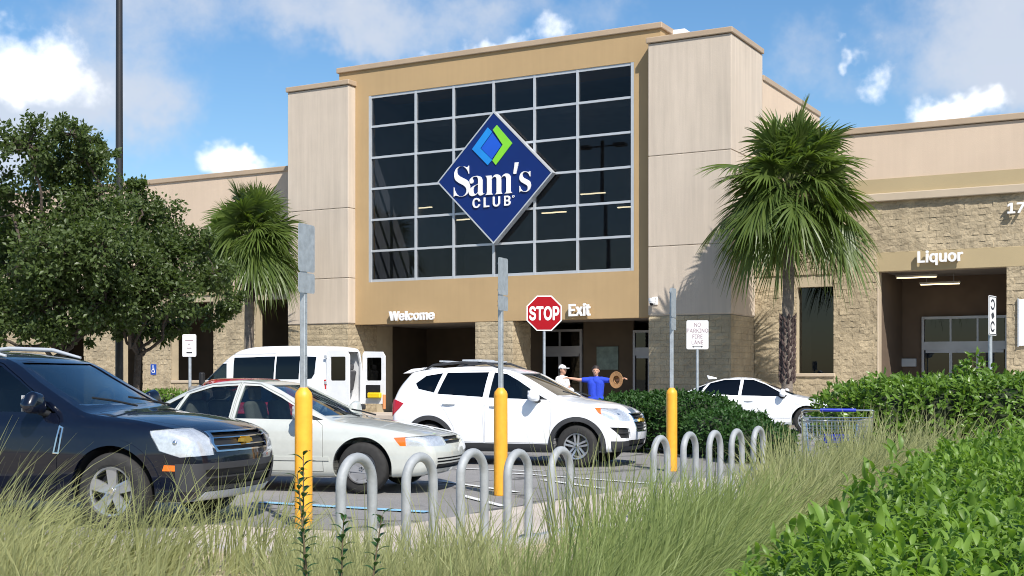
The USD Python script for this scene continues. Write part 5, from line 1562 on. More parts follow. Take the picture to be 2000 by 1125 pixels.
def person(label, loc, rz, arms, shirt, legs_m, hair=True, cap=None, height=1.74, lean=0.0, shorts=False, look=0.0):
    t = thing('person', label, 'person', loc, rz)
    k = height / 1.74
    V_ = lambda *a: np.array(a, float) * k
    hips = V_(0, 0, .94); chest = V_(0, -.01, 1.33); neck = V_(0, 0, 1.47); head = V_(0, -.015, 1.62)
    b = []
    for sd in (-1, 1):
        hip, knee, ank = V_(sd * .09, 0, .90), V_(sd * .11, -.02, .50), V_(sd * .12, .02, .09)
        b += [(hip, .088, knee, .058), (knee, .056, ank, .040), (ank, .042, V_(sd * .13, -.14, .035), .032), (ank, .042, V_(sd * .12, .04, .04), .035)]
    b += [(V_(-.07, 0, .95), .09, V_(.07, 0, .95), .09), (hips, .095, V_(0, 0, 1.1), .095), (V_(-.05, 0, 1.1), .085, V_(-.07, 0, 1.30), .085), (V_(.05, 0, 1.1), .085, V_(.07, 0, 1.30), .085), (V_(-.16, 0, 1.40), .05, V_(.16, 0, 1.40), .05), (chest, .085, neck, .055), (neck, .052, head, .06)]
    # head: skull, jaw, nose, brow, ears
    b += [(head + V_(0, .02, .035), .090, head + V_(0, -.01, .02), .086), (head + V_(0, -.02, -.02), .075, head + V_(0, -.055, -.075), .036), (head + V_(0, -.085, .015), .012, head + V_(0, -.103, -.022), .014), (head + V_(-.03, -.075, .03), .016, head + V_(.03, -.075, .03), .016), (head + V_(-.02, -.082, -.05), .012, head + V_(.02, -.082, -.05), .012)]
    for sd in (-1, 1):
        b.append((head + V_(sd * .086, .0, .015), .016, head + V_(sd * .086, .005, -.02), .012))
    sleeve = []
    for sd, (el, wr) in zip((-1, 1), arms):
        sh_ = V_(sd * .185, 0, 1.395)
        el, wr = V_(*el), V_(*wr)
        b += [(sh_, .055, el, .042), (el, .042, wr, .029)]
        b += hand(wr, wr - el, np.array([0, 0, 1.0]) if abs((wr - el)[2]) < .2 else np.array([0, -1.0, 0]), .45)
        sleeve += [(sh_, .074, sh_ + (el - sh_) * .55, .062)]
    obj('body', chain(b, .018, 5), M['skin'], t, smooth=True)
    sb = [(V_(-.075, 0, .93), .128, V_(.075, 0, .93), .128), (V_(-.06, 0, .95), .125, V_(-.085, 0, 1.30), .128), (V_(.06, 0, .95), .125, V_(.085, 0, 1.30), .128), (V_(-.165, 0, 1.40), .075, V_(.165, 0, 1.40), .075), (V_(0, 0, 1.36), .12, V_(0, .005, 1.45), .072)] + sleeve
    obj('shirt', chain(sb, .022, 6), M[shirt], t, smooth=True)
    lb = [(V_(-.08, 0, .93), .122, V_(.08, 0, .93), .122)]
    for sd in (-1, 1):
        lb += [(V_(sd * .085, 0, .9), .108, V_(sd * .11, -.02, .50), .078)]
        if not shorts:
            lb += [(V_(sd * .11, -.02, .5), .078, V_(sd * .12, .02, .12), .060)]
        obj('shoe', chain([(V_(sd * .12, .045, .045), .045, V_(sd * .132, -.15, .035), .038)], .02, 3), M['black'], t, smooth=True)
    obj('trousers', chain(lb, .022, 6), M[legs_m], t, smooth=True)
    if hair:
        hr = chain([(head + V_(0, .03, .05), .094, head + V_(0, .0, .062), .086), (head + V_(0, .05, 0), .078, head + V_(0, .045, -.04), .06), (head + V_(-.05, .0, .05), .055, head + V_(.05, .0, .05), .055)], .02, 4)
        obj('hair', hr, M['hair'], t, smooth=True)
    if cap:
        dome = m3.Manifold.sphere(.104 * k, 24).translate(tuple(head + V_(0, .012, .045))).trim_by_plane((0, 0, 1), float(head[2] + .045 * k))
        obj('cap', cat_(dome, m3.Manifold.batch_hull([m3.Manifold.sphere(.008, 8).translate(tuple(head + V_(x, y, .05))) for x, y in ((-.075, -.06), (.075, -.06), (.055, -.165), (-.055, -.165), (0, -.18))])), M[cap], t, smooth=50)
    for sd in (-1, 1):
        obj('eye', m3.Manifold.sphere(.011 * k, 10).translate(tuple(head + V_(sd * .032, -.082, .018))), M['black'], t, smooth=True)
    return t, k


YP = 32.5
t, k = person('person in a blue shirt with arms spread beyond the white compact SUV', ((1164 - 1000) / FOC * YP, YP, 0.0), math.radians(-8), [((-.44, -.05, 1.40), (-.66, -.16, 1.44)), ((.45, -.06, 1.37), (.66, -.20, 1.42))], 'blue_shirt', 'khaki', height=1.73, shorts=True)
px_, py_ = (1204 - 1000) / FOC * (YP - .3), YP - .34
hat = thing('straw_hat', 'round brown straw hat held out by the person in the blue shirt', 'hat', (px_, py_, EYE + (HOR - 742) / FOC * YP), math.radians(-42))
brim = revolve([(.10, 0), (.16, .004), (.205, .012), (.21, .018), (.205, .024), (.16, .016), (.105, .012)], 32)
crown_ = revolve([(.105, .012), (.10, -.05), (.085, -.10), (.05, -.115), (.0005, -.118)], 32)
obj('brim', xf(brim, UPRIGHT), M['straw'], hat, smooth=50)
obj('crown', xf(crown_, UPRIGHT), M['straw'], hat, smooth=50)
obj('hat_band', xf(revolve([(.107, .008), (.104, -.02), (.098, -.02), (.10, .008)], 32), UPRIGHT), M['hair'], hat, smooth=50)
person('person in a pale shirt and white cap walking behind the white compact SUV', ((1098 - 1000) / FOC * 33.5, 33.5, 0.0), math.radians(55), [((-.26, .05, 1.14), (-.24, -.12, .92)), ((.26, -.05, 1.14), (.25, -.22, .95))], 'pale_shirt', 'trousers', hair=True, cap='white', height=1.76)
# ------------------------------------------------------------------ plants
PR = np.random.default_rng(21)
M['bark'] = pm('bark', (.085, .065, .05), .95, var=.35, scale=6, bump=1.0, bscale=22, dist=.04)
M['palm_bark'] = pm('palm_bark', (.20, .165, .135), .95, var=.3, scale=7, bump=1.0, bscale=30, dist=.03)
M['palm_boot'] = pm('palm_boot', (.075, .05, .045), .95, var=.4, scale=9, bump=.6)
M['oak_leaf'] = leaf_look('oak_leaf', [(.05, .075, .022), (.095, .135, .04), (.155, .20, .06), (.26, .29, .11)], .42, .40, .45, .35)
M['palm_leaf'] = leaf_look('palm_leaf', [(.05, .085, .02), (.125, .175, .038), (.23, .285, .065), (.48, .49, .16)], .40, .38, .5, 1.2)
M['palm_stalk'] = pm('palm_stalk', (.16, .19, .06), .6, var=.2)
M['hedge_leaf'] = leaf_look('hedge_leaf', [(.07, .13, .02), (.145, .25, .035), (.245, .385, .06), (.39, .52, .14)], .36, .36, .5, 1.0)
M['shrub_leaf'] = leaf_look('shrub_leaf', [(.055, .115, .02), (.17, .28, .045), (.29, .415, .085), (.42, .515, .16), (.62, .60, .26)], .46, .40, .42, 1.2)
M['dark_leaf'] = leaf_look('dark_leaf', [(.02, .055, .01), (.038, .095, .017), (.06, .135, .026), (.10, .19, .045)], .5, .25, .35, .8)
M['sprig_leaf'] = leaf_look('sprig_leaf', [(.02, .06, .015), (.06, .13, .03)], .45, .2, .4, 1.0)
M['grass'] = leaf_look('grass_blade', [(.26, .29, .12), (.62, .60, .32), (.82, .77, .50), (.88, .83, .60), (.92, .87, .68), (.95, .90, .78)], .55, .5, .3, .5, .12, (1.1, 1.08, .85))
M['grass_green'] = leaf_look('grass_blade_green', [(.17, .23, .07), (.48, .53, .21), (.68, .69, .34), (.76, .75, .42), (.86, .81, .55), (.95, .89, .72)], .5, .5, .35, .5, .12, (1.1, 1.1, .8))
M['twig'] = pm('twig', (.12, .09, .05), .9, var=.2)
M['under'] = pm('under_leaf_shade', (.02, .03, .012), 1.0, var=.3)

RH = (np.array([(0, 0, 0), (.30, .45, .05), (0, 1, -.04), (-.30, .45, .05)], float), np.array([(0, 1, 2), (0, 2, 3)]))
LEAF = (np.array([(0, 0, 0), (.17, .30, .05), (0, .32, 0), (-.17, .30, .05), (.17, .66, .02), (0, .68, -.03), (-.17, .66, .02), (0, 1.0, -.16)], float),
        np.array([(0, 1, 2), (0, 2, 3), (2, 1, 4), (2, 4, 5), (3, 2, 5), (3, 5, 6), (5, 4, 7), (6, 5, 7)]))



def curled(w, z):
    """a leaf of five rows folded along its midrib and curling over"""
    y = np.linspace(0, 1, 5)
    v = [(0, 0, 0)] + [p for k in (1, 2, 3) for p in ((-w[k], y[k], z[k] + .045), (0, y[k], z[k]), (w[k], y[k], z[k] + .045))] + [(0, 1, z[4])]
    f = [(0, 2, 1), (0, 3, 2)]
    for a in (1, 4):
        f += [(a, a + 1, a + 4), (a, a + 4, a + 3), (a + 1, a + 2, a + 5), (a + 1, a + 5, a + 4)]
    f += [(7, 8, 10), (8, 9, 10)]
    return (np.array(v, float), np.array(f))


def unit(v):
    return v / (np.linalg.norm(v, axis=-1, keepdims=True) + 1e-9)


def scatter_leaves(pos, out, size, tmpl=RH, rng=PR, wild=.8, up=.35):
    """leaves at pos, roughly facing out and up"""
    n = len(pos)
    fwd = unit(out * .7 + rng.normal(0, wild, (n, 3)))
    hint = unit(rng.normal(0, .6, (n, 3)) + np.array([0, 0, up]) + out * .8)
    return place_many(tmpl[0], tmpl[1], frames(fwd, hint), pos, size)


def limb(a, b, ra, rb, wob=.12, n=7, rng=PR):
    t = np.linspace(0, 1, n)[:, None]
    p = a + (b - a) * t
    p[1:-1] += rng.normal(0, wob, (n - 2, 3)) * np.linalg.norm(b - a) * .25
    return tube(p, np.linspace(ra, rb, n), 8)


# oak on the left
def oak(label, px, Y, clumps, n_leaf, trunk_r, rng):
    base = np.array([(px - 1000) / FOC * Y, Y, 0])
    t = thing('oak_tree', label, 'tree', base)
    loc = []
    for cx_, cy_, r_ in clumps:
        R = r_ / FOC * Y
        c = P(cx_, cy_, Y) - base
        c[1] += rng.uniform(-1.5, 1.3)
        loc.append((c * np.array([1, 1, 1]), R))
    fork = np.array([.1, 0, 2.0])
    tr_ = [tube([(0, 0, -.1), (.02, 0, .5), (.05, .03, 1.2), fork], [trunk_r * 1.5, trunk_r, trunk_r * .85, trunk_r * .8], 10)]
    big = loc[::2]
    for c, R in big:
        tr_.append(limb(fork, c, trunk_r * .42, .025, .22, 8, rng))
    obj('trunk', cat_(*tr_), M['bark'], t, smooth=60)
    pos, out = [], []
    tot = sum(R ** 2 for _, R in loc)
    twigs = []
    for c, R in loc:
        m = int(n_leaf * R ** 2 / tot)
        ns = max(6, int(m / 46))
        d = unit(rng.normal(0, 1, (ns, 3)))
        sc_ = c + d * R * rng.uniform(.35, 1.08, (ns, 1)) * np.array([1, 1, .85])
        for q in sc_[::2]:
            twigs.append(tube([c, (c + q) / 2 + rng.normal(0, .08, 3), q], [.018, .012, .004], 4, False))
        k = rng.integers(0, ns, m)
        off = rng.normal(0, 1, (m, 3)) * R * .125
        pos.append(sc_[k] + off); out.append(unit(sc_[k] - c + off))
    pos, out = np.vstack(pos), np.vstack(out)
    obj('crown', scatter_leaves(pos, out, rng.uniform(.075, .145, len(pos)), RH, rng, .8, .5), M['oak_leaf'], t)
    obj('twig', cat_(*twigs), M['bark'], t, kind='stuff')
    return t


oak('broad dark oak tree behind the navy SUV, its crown up to the lamp pole', 112, 30.0,
    [(95, 300, 62), (165, 275, 46), (50, 300, 42), (130, 335, 80), (25, 370, 50), (60, 430, 70), (180, 420, 88), (150, 500, 95), (40, 530, 80), (225, 500, 80), (110, 590, 85), (20, 610, 60), (215, 590, 75), (60, 645, 30), (150, 255, 26), (-30, 480, 80), (185, 320, 45), (-60, 590, 80), (165, 640, 30), (110, 648, 42), (30, 660, 40), (200, 630, 40)], 46000, .14, np.random.default_rng(3))
oak('smaller dark oak tree between the lamp pole and the left palm', 262, 31.5,
    [(290, 430, 55), (250, 355, 18), (270, 390, 40), (340, 500, 62), (300, 540, 70), (395, 480, 42), (420, 540, 48), (360, 580, 58), (270, 600, 55), (430, 590, 36), (320, 625, 38), (235, 310, 20), (245, 470, 50), (395, 610, 32), (255, 640, 38), (300, 645, 34), (225, 600, 50)], 24000, .10, np.random.default_rng(5))


# fan palms
def frond(p0, az, el, L, fan, rng, n=38, droop=.55):
    """stalk and leaflets of a fan leaf: (stalk mesh, leaflet mesh)"""
    h = np.array([math.cos(az), math.sin(az), 0])
    s = np.linspace(0, 1, 7)[:, None]
    d0 = h * math.cos(el) + np.array([0, 0, math.sin(el)])
    st = p0 + d0 * L * s + np.array([0, 0, -1]) * (L * droop * .45 * s ** 2)
    stalk = tube(st, np.linspace(.022, .010, 7), 5, False)
    tip = st[-1]; d = unit(st[-1] - st[-2])
    side = unit(np.cross(d, [0, 0, 1.0])); nrm = np.cross(side, d)
    roll = rng.normal(0, .6)
    side, nrm = side * math.cos(roll) + nrm * math.sin(roll), nrm * math.cos(roll) - side * math.sin(roll)
    a = np.linspace(-1.9, 1.9, n) + rng.normal(0, .03, n)
    base = tip + d * (np.linspace(0, 1, 1) * 0)
    K = 6
    u = np.linspace(0, 1, K)
    ln = fan * (.62 + .38 * np.cos(a * .75)) * rng.uniform(.92, 1.06, n)
    dirs = np.cos(a)[:, None] * d + np.sin(a)[:, None] * side + nrm * (-.10 + .18 * np.abs(np.sin(a)))[:, None]
    dirs = unit(dirs)
    costa = d * .22 * fan * np.maximum(np.cos(a), 0)[:, None] + np.array([0, 0, -.10]) * fan * np.maximum(np.cos(a), 0)[:, None]
    pts = tip + costa[:, None] * np.minimum(u * 3, 1)[None, :, None] * .6 + dirs[:, None] * (ln[:, None] * u)[..., None]
    dr = rng.uniform(.45, .95, n) * droop * 1.25
    pts[..., 2] -= (ln * dr)[:, None] * u[None] ** 2.2
    w = np.array([.022, .058, .060, .048, .028, .005])[None] * np.ones((n, 1)) * fan
    sd = unit(np.cross(dirs, nrm) + nrm * rng.normal(0, .35, (n, 1)))
    return stalk, ribbons(pts, w, sd[:, None])


def palm(label, px, Y, top_py, n_f, fan, L, lean, rng, rad=.17, boots=(0, 1)):
    base = np.array([(px - 1000) / FOC * Y, Y, 0])
    t = thing('palm_tree', label, 'palm', base)
    H = EYE + (HOR - top_py) / FOC * Y
    zs = np.linspace(-.05, H, 26)
    ax = np.stack([lean * (zs / H) ** 2, zs * 0, zs], 1)
    tr_ = obj('trunk', tube(ax, rad * (1.0 + .35 * np.exp(-zs / .35) + .05 * np.sin(zs * 9)), 16), M['palm_bark'], t, smooth=60)
    bt = []
    for z in np.arange(boots[0], boots[1], .085):
        for k in range(5):
            a = k * 2 * PI / 5 + z * 7.4 + rng.normal(0, .1)
            c = np.array([lean * (z / H) ** 2 + rad * math.cos(a), rad * math.sin(a), z])
            o = np.array([math.cos(a), math.sin(a), 0])
            bt.append(tube([c - o * .03, c + o * .045 + [0, 0, .07], c + o * .075 + [0, 0, .17]], [.055, .045, .012], 5))
    obj('leaf_base', cat_(*bt), M['palm_boot'], tr_, smooth=50, kind='stuff')
    top = np.array([lean, 0, H])
    for i in range(n_f):
        q = (i + .5) / n_f
        el = math.radians(86 - 108 * q ** 1.0 + rng.normal(0, 9))
        az = i * 2.39996 + rng.normal(0, .2)
        p0 = top + np.array([math.cos(az) * rad * .6, math.sin(az) * rad * .6, .25 * (1 - q) - .35 * q])
        s_, f_ = frond(p0, az, el, L * rng.uniform(.42, 1.12) * (1.0 if q < .75 else .9), fan * rng.uniform(.9, 1.08), rng, droop=.22 + .58 * q)
        fr = obj('frond', f_, M['palm_leaf'], t)
        obj('stalk', s_, M['palm_stalk'], fr, smooth=60)
    return t


palm('tall fan palm with a full crown in front of the right tower corner', 1537, 38.0, 372, 104, 1.25, 1.45, .12, np.random.default_rng(12), .17, (1.3, 3.2))
palm('pale green fan palm standing behind the white van', 486, 46.5, 466, 80, 1.15, 1.2, .05, np.random.default_rng(15), .17, (4.2, 5.9))


# hedges: a body of leaves over a bumpy mound
def mound_leaves(c, size, n, leaf, rng, tmpl, wild=.8, bump=.16, top_flat=.0):
    """points and outward directions on the upper side of a bumpy rounded box"""
    d = unit(rng.normal(0, 1, (n, 3)) * np.array([1, 1, 1]))
    d[:, 2] = np.abs(d[:, 2]) * np.where(rng.random(n) < .85, 1, -.6)
    p = 3.2
    sq_ = d / (np.sum(np.abs(d) ** p, 1, keepdims=True) ** (1 / p))
    r = .80 + .20 * rng.random((n, 1)) ** .5
    r = r * (1 + bump * (meshkit.noise(d * 3.1 + c, 3)[:, None] - .5) * 2 + bump * .6 * (meshkit.noise(d * 8 + c, 5)[:, None] - .5) * 2)
    return c + sq_ * r * np.array(size), d


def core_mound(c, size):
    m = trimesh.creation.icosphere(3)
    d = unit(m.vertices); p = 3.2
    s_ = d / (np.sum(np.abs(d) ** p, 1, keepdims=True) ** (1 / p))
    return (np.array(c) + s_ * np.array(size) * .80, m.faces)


def hedge(name, label, lumps, n, leaf, look, rng, tmpl=LEAF, wild=.7, cat='hedge', sprigs=()):
    c0 = np.mean([np.array(l[0]) for l in lumps], 0); c0[2] = 0
    t = thing(name, label, cat, c0)
    area = [l[1][0] * l[1][1] + l[1][2] * (l[1][0] + l[1][1]) for l in lumps]
    ps, ds, cores, stems = [], [], [], []
    for (c, size), a in zip(lumps, area):
        c = np.array(c, float) - c0
        p, d = mound_leaves(c, size, int(n * a / sum(area)), leaf, rng, tmpl)
        keep = p[:, 2] > .03
        ps.append(p[keep]); ds.append(d[keep])
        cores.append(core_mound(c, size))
        for k in range(6):
            a_ = rng.uniform(0, 2 * PI)
            stems.append(tube([c * [1, 1, 0], c * [1, 1, 0] + [math.cos(a_) * size[0] * .5, math.sin(a_) * size[1] * .5, c[2] + size[2] * .7]], [.02, .008], 5))
    for (sp, h, m) in sprigs:
        sp = np.array(sp, float) - c0
        z = rng.random(m) * h
        a_ = rng.uniform(0, 2 * PI, m); rr = .16 * (1.05 - z / h) + .04
        ps.append(sp + np.stack([np.cos(a_) * rr, np.sin(a_) * rr, z], 1)); ds.append(np.stack([np.cos(a_), np.sin(a_), .9 + 0 * a_], 1))
        stems.append(tube([sp - [0, 0, .5], sp + [0, 0, h]], [.012, .004], 5))
    p, d = np.vstack(ps), np.vstack(ds)
    obj('foliage', scatter_leaves(p, d, rng.uniform(.7, 1.25, len(p)) * leaf, tmpl, rng, wild, .5), M[look], t)
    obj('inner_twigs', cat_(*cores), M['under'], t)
    obj('stem', cat_(*stems), M['twig'], t, kind='stuff')
    return t


hr_ = np.random.default_rng(31)


def at(px, Y, z):
    return ((px - 1000) / FOC * Y, Y, z)


hedge('clipped_hedge', 'bright green leafy hedge under the liquor doorway', [(at(1712, 19.5, .62), (.85, .9, .70)), (at(1790, 19.0, .66), (.95, .9, .74)), (at(1880, 18.6, .67), (.95, .9, .73)), (at(1990, 18.2, .68), (1.0, .9, .75)), (at(2110, 18.0, .68), (1.0, .9, .76))], 15000, .12, 'hedge_leaf', hr_,
      sprigs=[(at(1900, 18.4, 1.40), .36, 70), (at(1880, 18.5, 1.38), .24, 40), (at(1925, 18.3, 1.4), .2, 34), (at(1720, 18.9, 1.35), .12, 20)])
hedge('round_shrub', 'dark green rounded shrub behind the third yellow bollard', [(at(1255, 25.5, .52), (.9, 1.0, .58)), (at(1345, 25.0, .50), (.95, 1.0, .62)), (at(1425, 23.5, .36), (.8, .9, .46)), (at(1480, 22.0, .26), (.6, .7, .36))], 14000, .10, 'dark_leaf', hr_, cat='shrub')
hedge('low_shrub', 'low green shrub by the wall left of the van', [((P(325, 760, 44)[0], 44, .45), (1.0, .6, .55)), ((P(385, 760, 44.5)[0], 44.5, .4), (.9, .6, .5))], 2500, .14, 'hedge_leaf', hr_, cat='shrub')

# the glossy shrub bed at the lower right: a bumpy sheet of leaf rosettes
sr = np.random.default_rng(44)
SH_POLY = Polygon([(.10, 2.6), (.36, 3.9), (.98, 5.5), (1.70, 7.2), (2.35, 8.8), (3.2, 10.6), (4.3, 12.4), (5.2, 13.6), (8.5, 14.5), (9, 9), (5, 3), (2.2, 2.4)])


def shrub_h(x, y):
    q = np.stack([x, y, 0 * x], -1)
    edge = shapely.distance(SH_POLY.exterior, shapely.points(x, y))
    base = .80 + .16 * (meshkit.noise(q * .9, 2) - .5) * 2 + .11 * (meshkit.noise(q * 2.6, 4) - .5) * 2 + .07 * (meshkit.noise(q * 6.5, 6) - .5) * 2
    return base * (1 - .62 * np.exp(-(edge / .32) ** 1.5))


def sample_in(poly, n, rng, near=2.2):
    x0, y0, x1, y1 = poly.bounds
    out = []
    while len(out) < n:
        y = y0 + (y1 - y0) * rng.random(4 * n) ** near
        x = x0 + (x1 - x0) * rng.random(4 * n)
        ok = shapely.contains_xy(poly, x, y) & (np.abs(x) < .43 * y + .6)
        out += list(zip(x[ok], y[ok]))
    return np.array(out[:n])


t = thing('laurel_shrub', 'broad bed of glossy bright green shrub filling the lower right corner', 'shrub', (1.5, 5.0, 0.1))
org = np.array([1.5, 5.0, .1])
ros = sample_in(SH_POLY, 6200, sr, 1.35)
rz_ = shrub_h(ros[:, 0], ros[:, 1])
big_pos, big_R, big_s = [], [], []
for (x, y), z in zip(ros, rz_):
    k = int(sr.integers(6, 10))
    a = np.arange(k) * 2.4 + sr.uniform(0, 6.28)
    el = np.linspace(1.15, .05, k) + sr.normal(0, .15, k)
    tilt = sr.normal(0, .28, 2)
    f = np.stack([np.cos(a) * np.cos(el) + tilt[0], np.sin(a) * np.cos(el) + tilt[1], np.sin(el)], 1)
    hint = np.stack([-np.cos(a) * np.sin(el) * .9, -np.sin(a) * np.sin(el) * .9, np.cos(el) + .25], 1)
    R = frames(unit(f), unit(hint))
    z = z + sr.normal(0, .055)
    pz = np.array([x, y, z]) + np.stack([0 * a, 0 * a, np.linspace(.03, -.06, k)], 1) + sr.normal(0, .012, (k, 3))
    big_pos.append(pz); big_R.append(R); big_s.append(sr.uniform(.040, .078, k) * (1 + .02 * y))
pos, R, S = np.vstack(big_pos), np.concatenate(big_R), np.concatenate(big_s)
seen = pos[:, 1] / S
order = np.argsort(seen)
vis = [i for i in order if (HOR + (EYE - pos[i, 2]) / pos[i, 1] * FOC) < 1135 and abs(pos[i, 0] / pos[i, 1]) * FOC < 1010]
single = vis[:300]
mask = np.ones(len(pos), bool); mask[single] = False
LEAF2 = curled(np.array([0, .125, .155, .105, 0]), np.array([0, .07, .075, -.01, -.20]))
obj('foliage', place_many(LEAF2[0], LEAF2[1], R[mask], pos[mask] - org, S[mask]), M['shrub_leaf'], t, smooth=True, kind='stuff')
for i in single:
    obj('leaf', place_many(LEAF2[0], LEAF2[1], R[i:i + 1], pos[i:i + 1] - org, S[i:i + 1]), M['shrub_leaf'], t, smooth=True)
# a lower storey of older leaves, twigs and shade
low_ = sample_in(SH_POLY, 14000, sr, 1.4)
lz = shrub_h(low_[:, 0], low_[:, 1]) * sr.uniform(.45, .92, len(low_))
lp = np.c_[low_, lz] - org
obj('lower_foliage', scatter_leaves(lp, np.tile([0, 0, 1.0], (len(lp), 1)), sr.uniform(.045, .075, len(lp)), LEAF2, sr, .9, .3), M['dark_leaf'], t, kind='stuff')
st = [tube([(x - org[0], y - org[1], -.1), (x - org[0] + sr.normal(0, .05), y - org[1] + sr.normal(0, .05), z * .95 - .1)], [.012, .005], 4, False) for (x, y), z in list(zip(ros, rz_))[:700]]
obj('stem', cat_(*st), M['twig'], t, kind='stuff')

# ------------------------------------------------------------------ ornamental grass
gr_ = np.random.default_rng(77)


def blades(base, length, az, lean, width, rng, K=6):
    n = len(base)
    u = np.linspace(0, 1, K)
    h = np.stack([np.cos(az), np.sin(az), 0 * az], 1)
    l_ = length[:, None]
    out = lean[:, None] * l_ * (.25 * u + .75 * u ** 2)
    up = l_ * (u - .5 * (lean[:, None] ** 2) * u ** 2.2)
    pts = base[:, None] + h[:, None] * out[..., None] + np.array([0, 0, 1.0]) * up[..., None]
    w = width[:, None] * np.array([.9, 1, .9, .7, .4, .06])[None]
    a2 = rng.normal(-.36, .75, n)
    sd = np.stack([np.cos(a2), np.sin(a2), rng.normal(0, .15, n)], 1)
    return ribbons(pts, w, unit(sd)[:, None])


def tufts(name, label, list_, look, rng):
    """list_: (px, Y, spread m, blades, length, lean x, lean y, splay)"""
    parts_, sheds = [], []
    for px, Y, sp, n, ln, lx, ly, splay in list_:
        c = np.array([(px - 1000) / FOC * Y, Y, .09])
        n = int(n * .42)
        rr = sp * np.sqrt(rng.random(n)); a = rng.uniform(0, 2 * PI, n)
        b = c + np.stack([rr * np.cos(a), rr * np.sin(a), 0 * a], 1)
        v = np.stack([np.cos(a), np.sin(a)], 1) * (splay * (.3 + rr / sp))[:, None] + np.array([lx, ly]) + rng.normal(0, splay * .62, (n, 2))
        lean = np.clip(np.linalg.norm(v, axis=1), .03, 1.15)
        az = np.arctan2(v[:, 1], v[:, 0])
        L = ln * rng.uniform(.55, 1.12, n)
        parts_.append(blades(b, L, az, lean, rng.uniform(.0006, .0015, n) * (1.6 + Y), rng))
    m = cat_(*parts_)
    return obj(name, m, M[look], None, label=label, cat='grass', kind='stuff')


def row(px0, px1, Y0, Y1, k, sp, n, ln, lx, ly, splay, rng, jit=18):
    return [(px0 + (px1 - px0) * (i + .5) / k + rng.normal(0, jit), Y0 + (Y1 - Y0) * (i + .5) / k + rng.normal(0, .18), sp * rng.uniform(.8, 1.2), int(n * rng.uniform(.7, 1.3)), ln * rng.uniform(.86, 1.12), lx + rng.normal(0, .06), ly + rng.normal(0, .06), splay) for i in range(k)]


LT = row(-60, 330, 9.0, 8.6, 9, .22, 170, .62, .42, -.05, .34, gr_) + row(-80, 420, 6.6, 6.2, 10, .22, 260, .60, .40, -.05, .36, gr_) + row(-60, 600, 4.7, 4.4, 12, .2, 260, .44, .30, -.05, .36, gr_)
LT += [(-40, 7.6, .25, 360, 1.05, .55, -.05, .30), (50, 7.8, .22, 160, .92, .5, -.05, .32), (310, 8.2, .2, 130, .85, .25, -.05, .4), (430, 8.6, .22, 170, .78, .1, -.05, .42), (520, 8.8, .2, 220, .72, .15, -.05, .4)]
tufts('ornamental_grass', 'pale feathery grass in front of the navy SUV, leaning to the right', LT, 'grass', gr_)
MT = row(540, 1080, 6.2, 6.1, 15, .2, 330, .58, .08, -.03, .30, gr_) + row(600, 1010, 6.6, 6.4, 7, .2, 110, .52, .05, -.03, .28, gr_) + row(560, 1020, 7.6, 7.4, 13, .2, 260, .48, .1, 0, .32, gr_)
MT += [(1110, 8.6, .12, 90, .95, .02, 0, .16), (1180, 9.2, .14, 110, .92, .05, 0, .18), (870, 7.6, .15, 90, .72, .1, 0, .25), (950, 8.0, .15, 90, .72, .0, 0, .25), (740, 7.2, .15, 80, .70, .0, 0, .2)]
tufts('ornamental_grass', 'straw coloured upright grass around the bike rack hoops', MT, 'grass', gr_)
CT = row(1040, 1330, 4.6, 4.8, 8, .22, 420, .78, .48, .02, .32, gr_) + row(1080, 1420, 6.0, 6.6, 9, .25, 420, .86, .42, .02, .34, gr_) + row(1180, 1480, 7.8, 8.8, 8, .25, 360, .78, .38, .02, .34, gr_)
CT += row(1300, 1560, 9.8, 11.0, 7, .25, 260, .62, .3, 0, .34, gr_)
tufts('ornamental_grass', 'big green arching grass clump left of the glossy shrub', CT, 'grass_green', gr_)
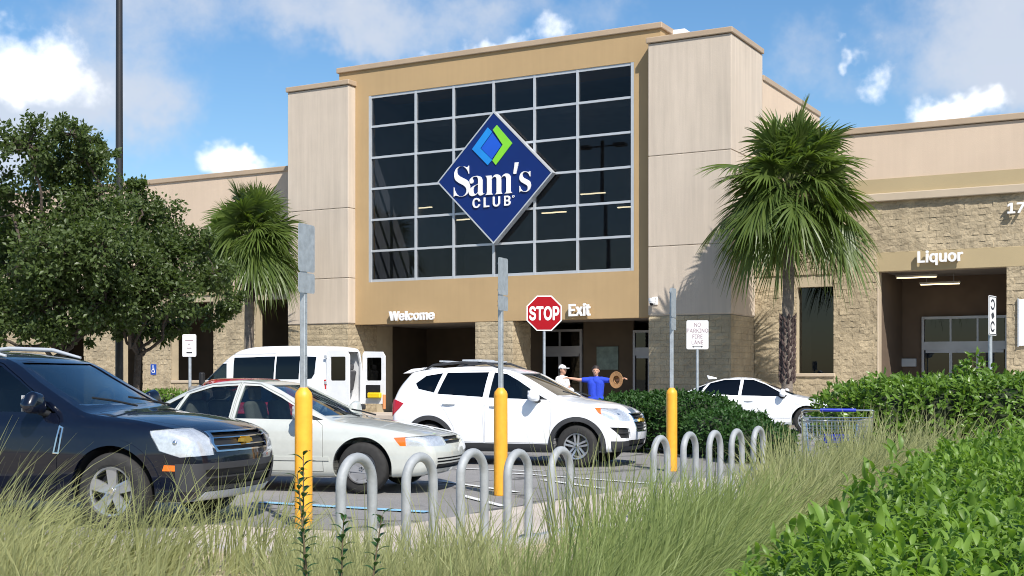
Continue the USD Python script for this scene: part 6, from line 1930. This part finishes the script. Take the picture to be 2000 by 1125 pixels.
RT = row(1500, 1860, 11.6, 13.2, 11, .28, 330, .82, .32, 0, .32, gr_) + row(1480, 1700, 9.6, 11.0, 7, .25, 320, .72, .4, 0, .34, gr_) + row(1640, 1900, 13.4, 14.2, 8, .3, 320, .92, .25, 0, .32, gr_)
RT += [(1600, 12.6, .3, 360, .82, .2, 0, .3), (1680, 12.8, .3, 360, .85, .2, 0, .3), (1570, 12.2, .3, 300, .75, .2, 0, .3), (1500, 14.5, .2, 120, .75, -.1, 0, .42), (1550, 14.2, .2, 120, .72, .2, 0, .42), (1525, 15.0, .2, 120, .8, .0, 0, .45)]
tufts('ornamental_grass', 'tall pale grass between the shopping cart and the glossy shrub', RT, 'grass', gr_)


# leafy sprigs standing up in the grass
def sprig(label, px, Y, top_py, bend, rng, n=34):
    x = (px - 1000) / FOC * Y
    H = EYE + (HOR - top_py) / FOC * Y
    t = thing('leafy_sprig', label, 'plant', (x, Y, .1), 0, None)
    H -= .1
    s = np.linspace(0, 1, 8)
    ax = np.stack([bend * s ** 2, .02 * np.sin(s * 5), H * s], 1)
    obj('stem', tube(ax, np.linspace(.006, .002, 8), 6), M['twig'], t, smooth=60)
    k = np.linspace(.35, 1, n)
    p = np.stack([np.interp(k, s, ax[:, q]) for q in range(3)], 1)
    a = np.arange(n) * 2.4 + rng.uniform(0, 6)
    d = np.stack([np.cos(a) * .9, np.sin(a) * .9, .55 + 0 * a], 1)
    R = frames(unit(d), unit(np.stack([-np.cos(a) * .5, -np.sin(a) * .5, 1 + 0 * a], 1)))
    for i in range(n):
        obj('leaf', place_many(LEAF2[0] * np.array([1.3, 1, 1]), LEAF2[1], R[i:i + 1], p[i:i + 1], np.array([.046 + .02 * rng.random()])), M['sprig_leaf'], t, smooth=True)


for lb, px, Y, tp, bn in (('dark leafy sprig under the nearest yellow bollard, leaning left', 610, 4.6, 925, -.05), ('dark leafy sprig below the first bike rack hoop', 662, 4.7, 1010, .02), ('dark leafy sprig with wide leaves right of the first bike rack hoop', 708, 4.5, 1005, .07), ('tall thin dark sprig standing before the nearest yellow bollard', 594, 4.9, 890, .0)):
    sprig(lb, px, Y, tp, bn, np.random.default_rng(px))
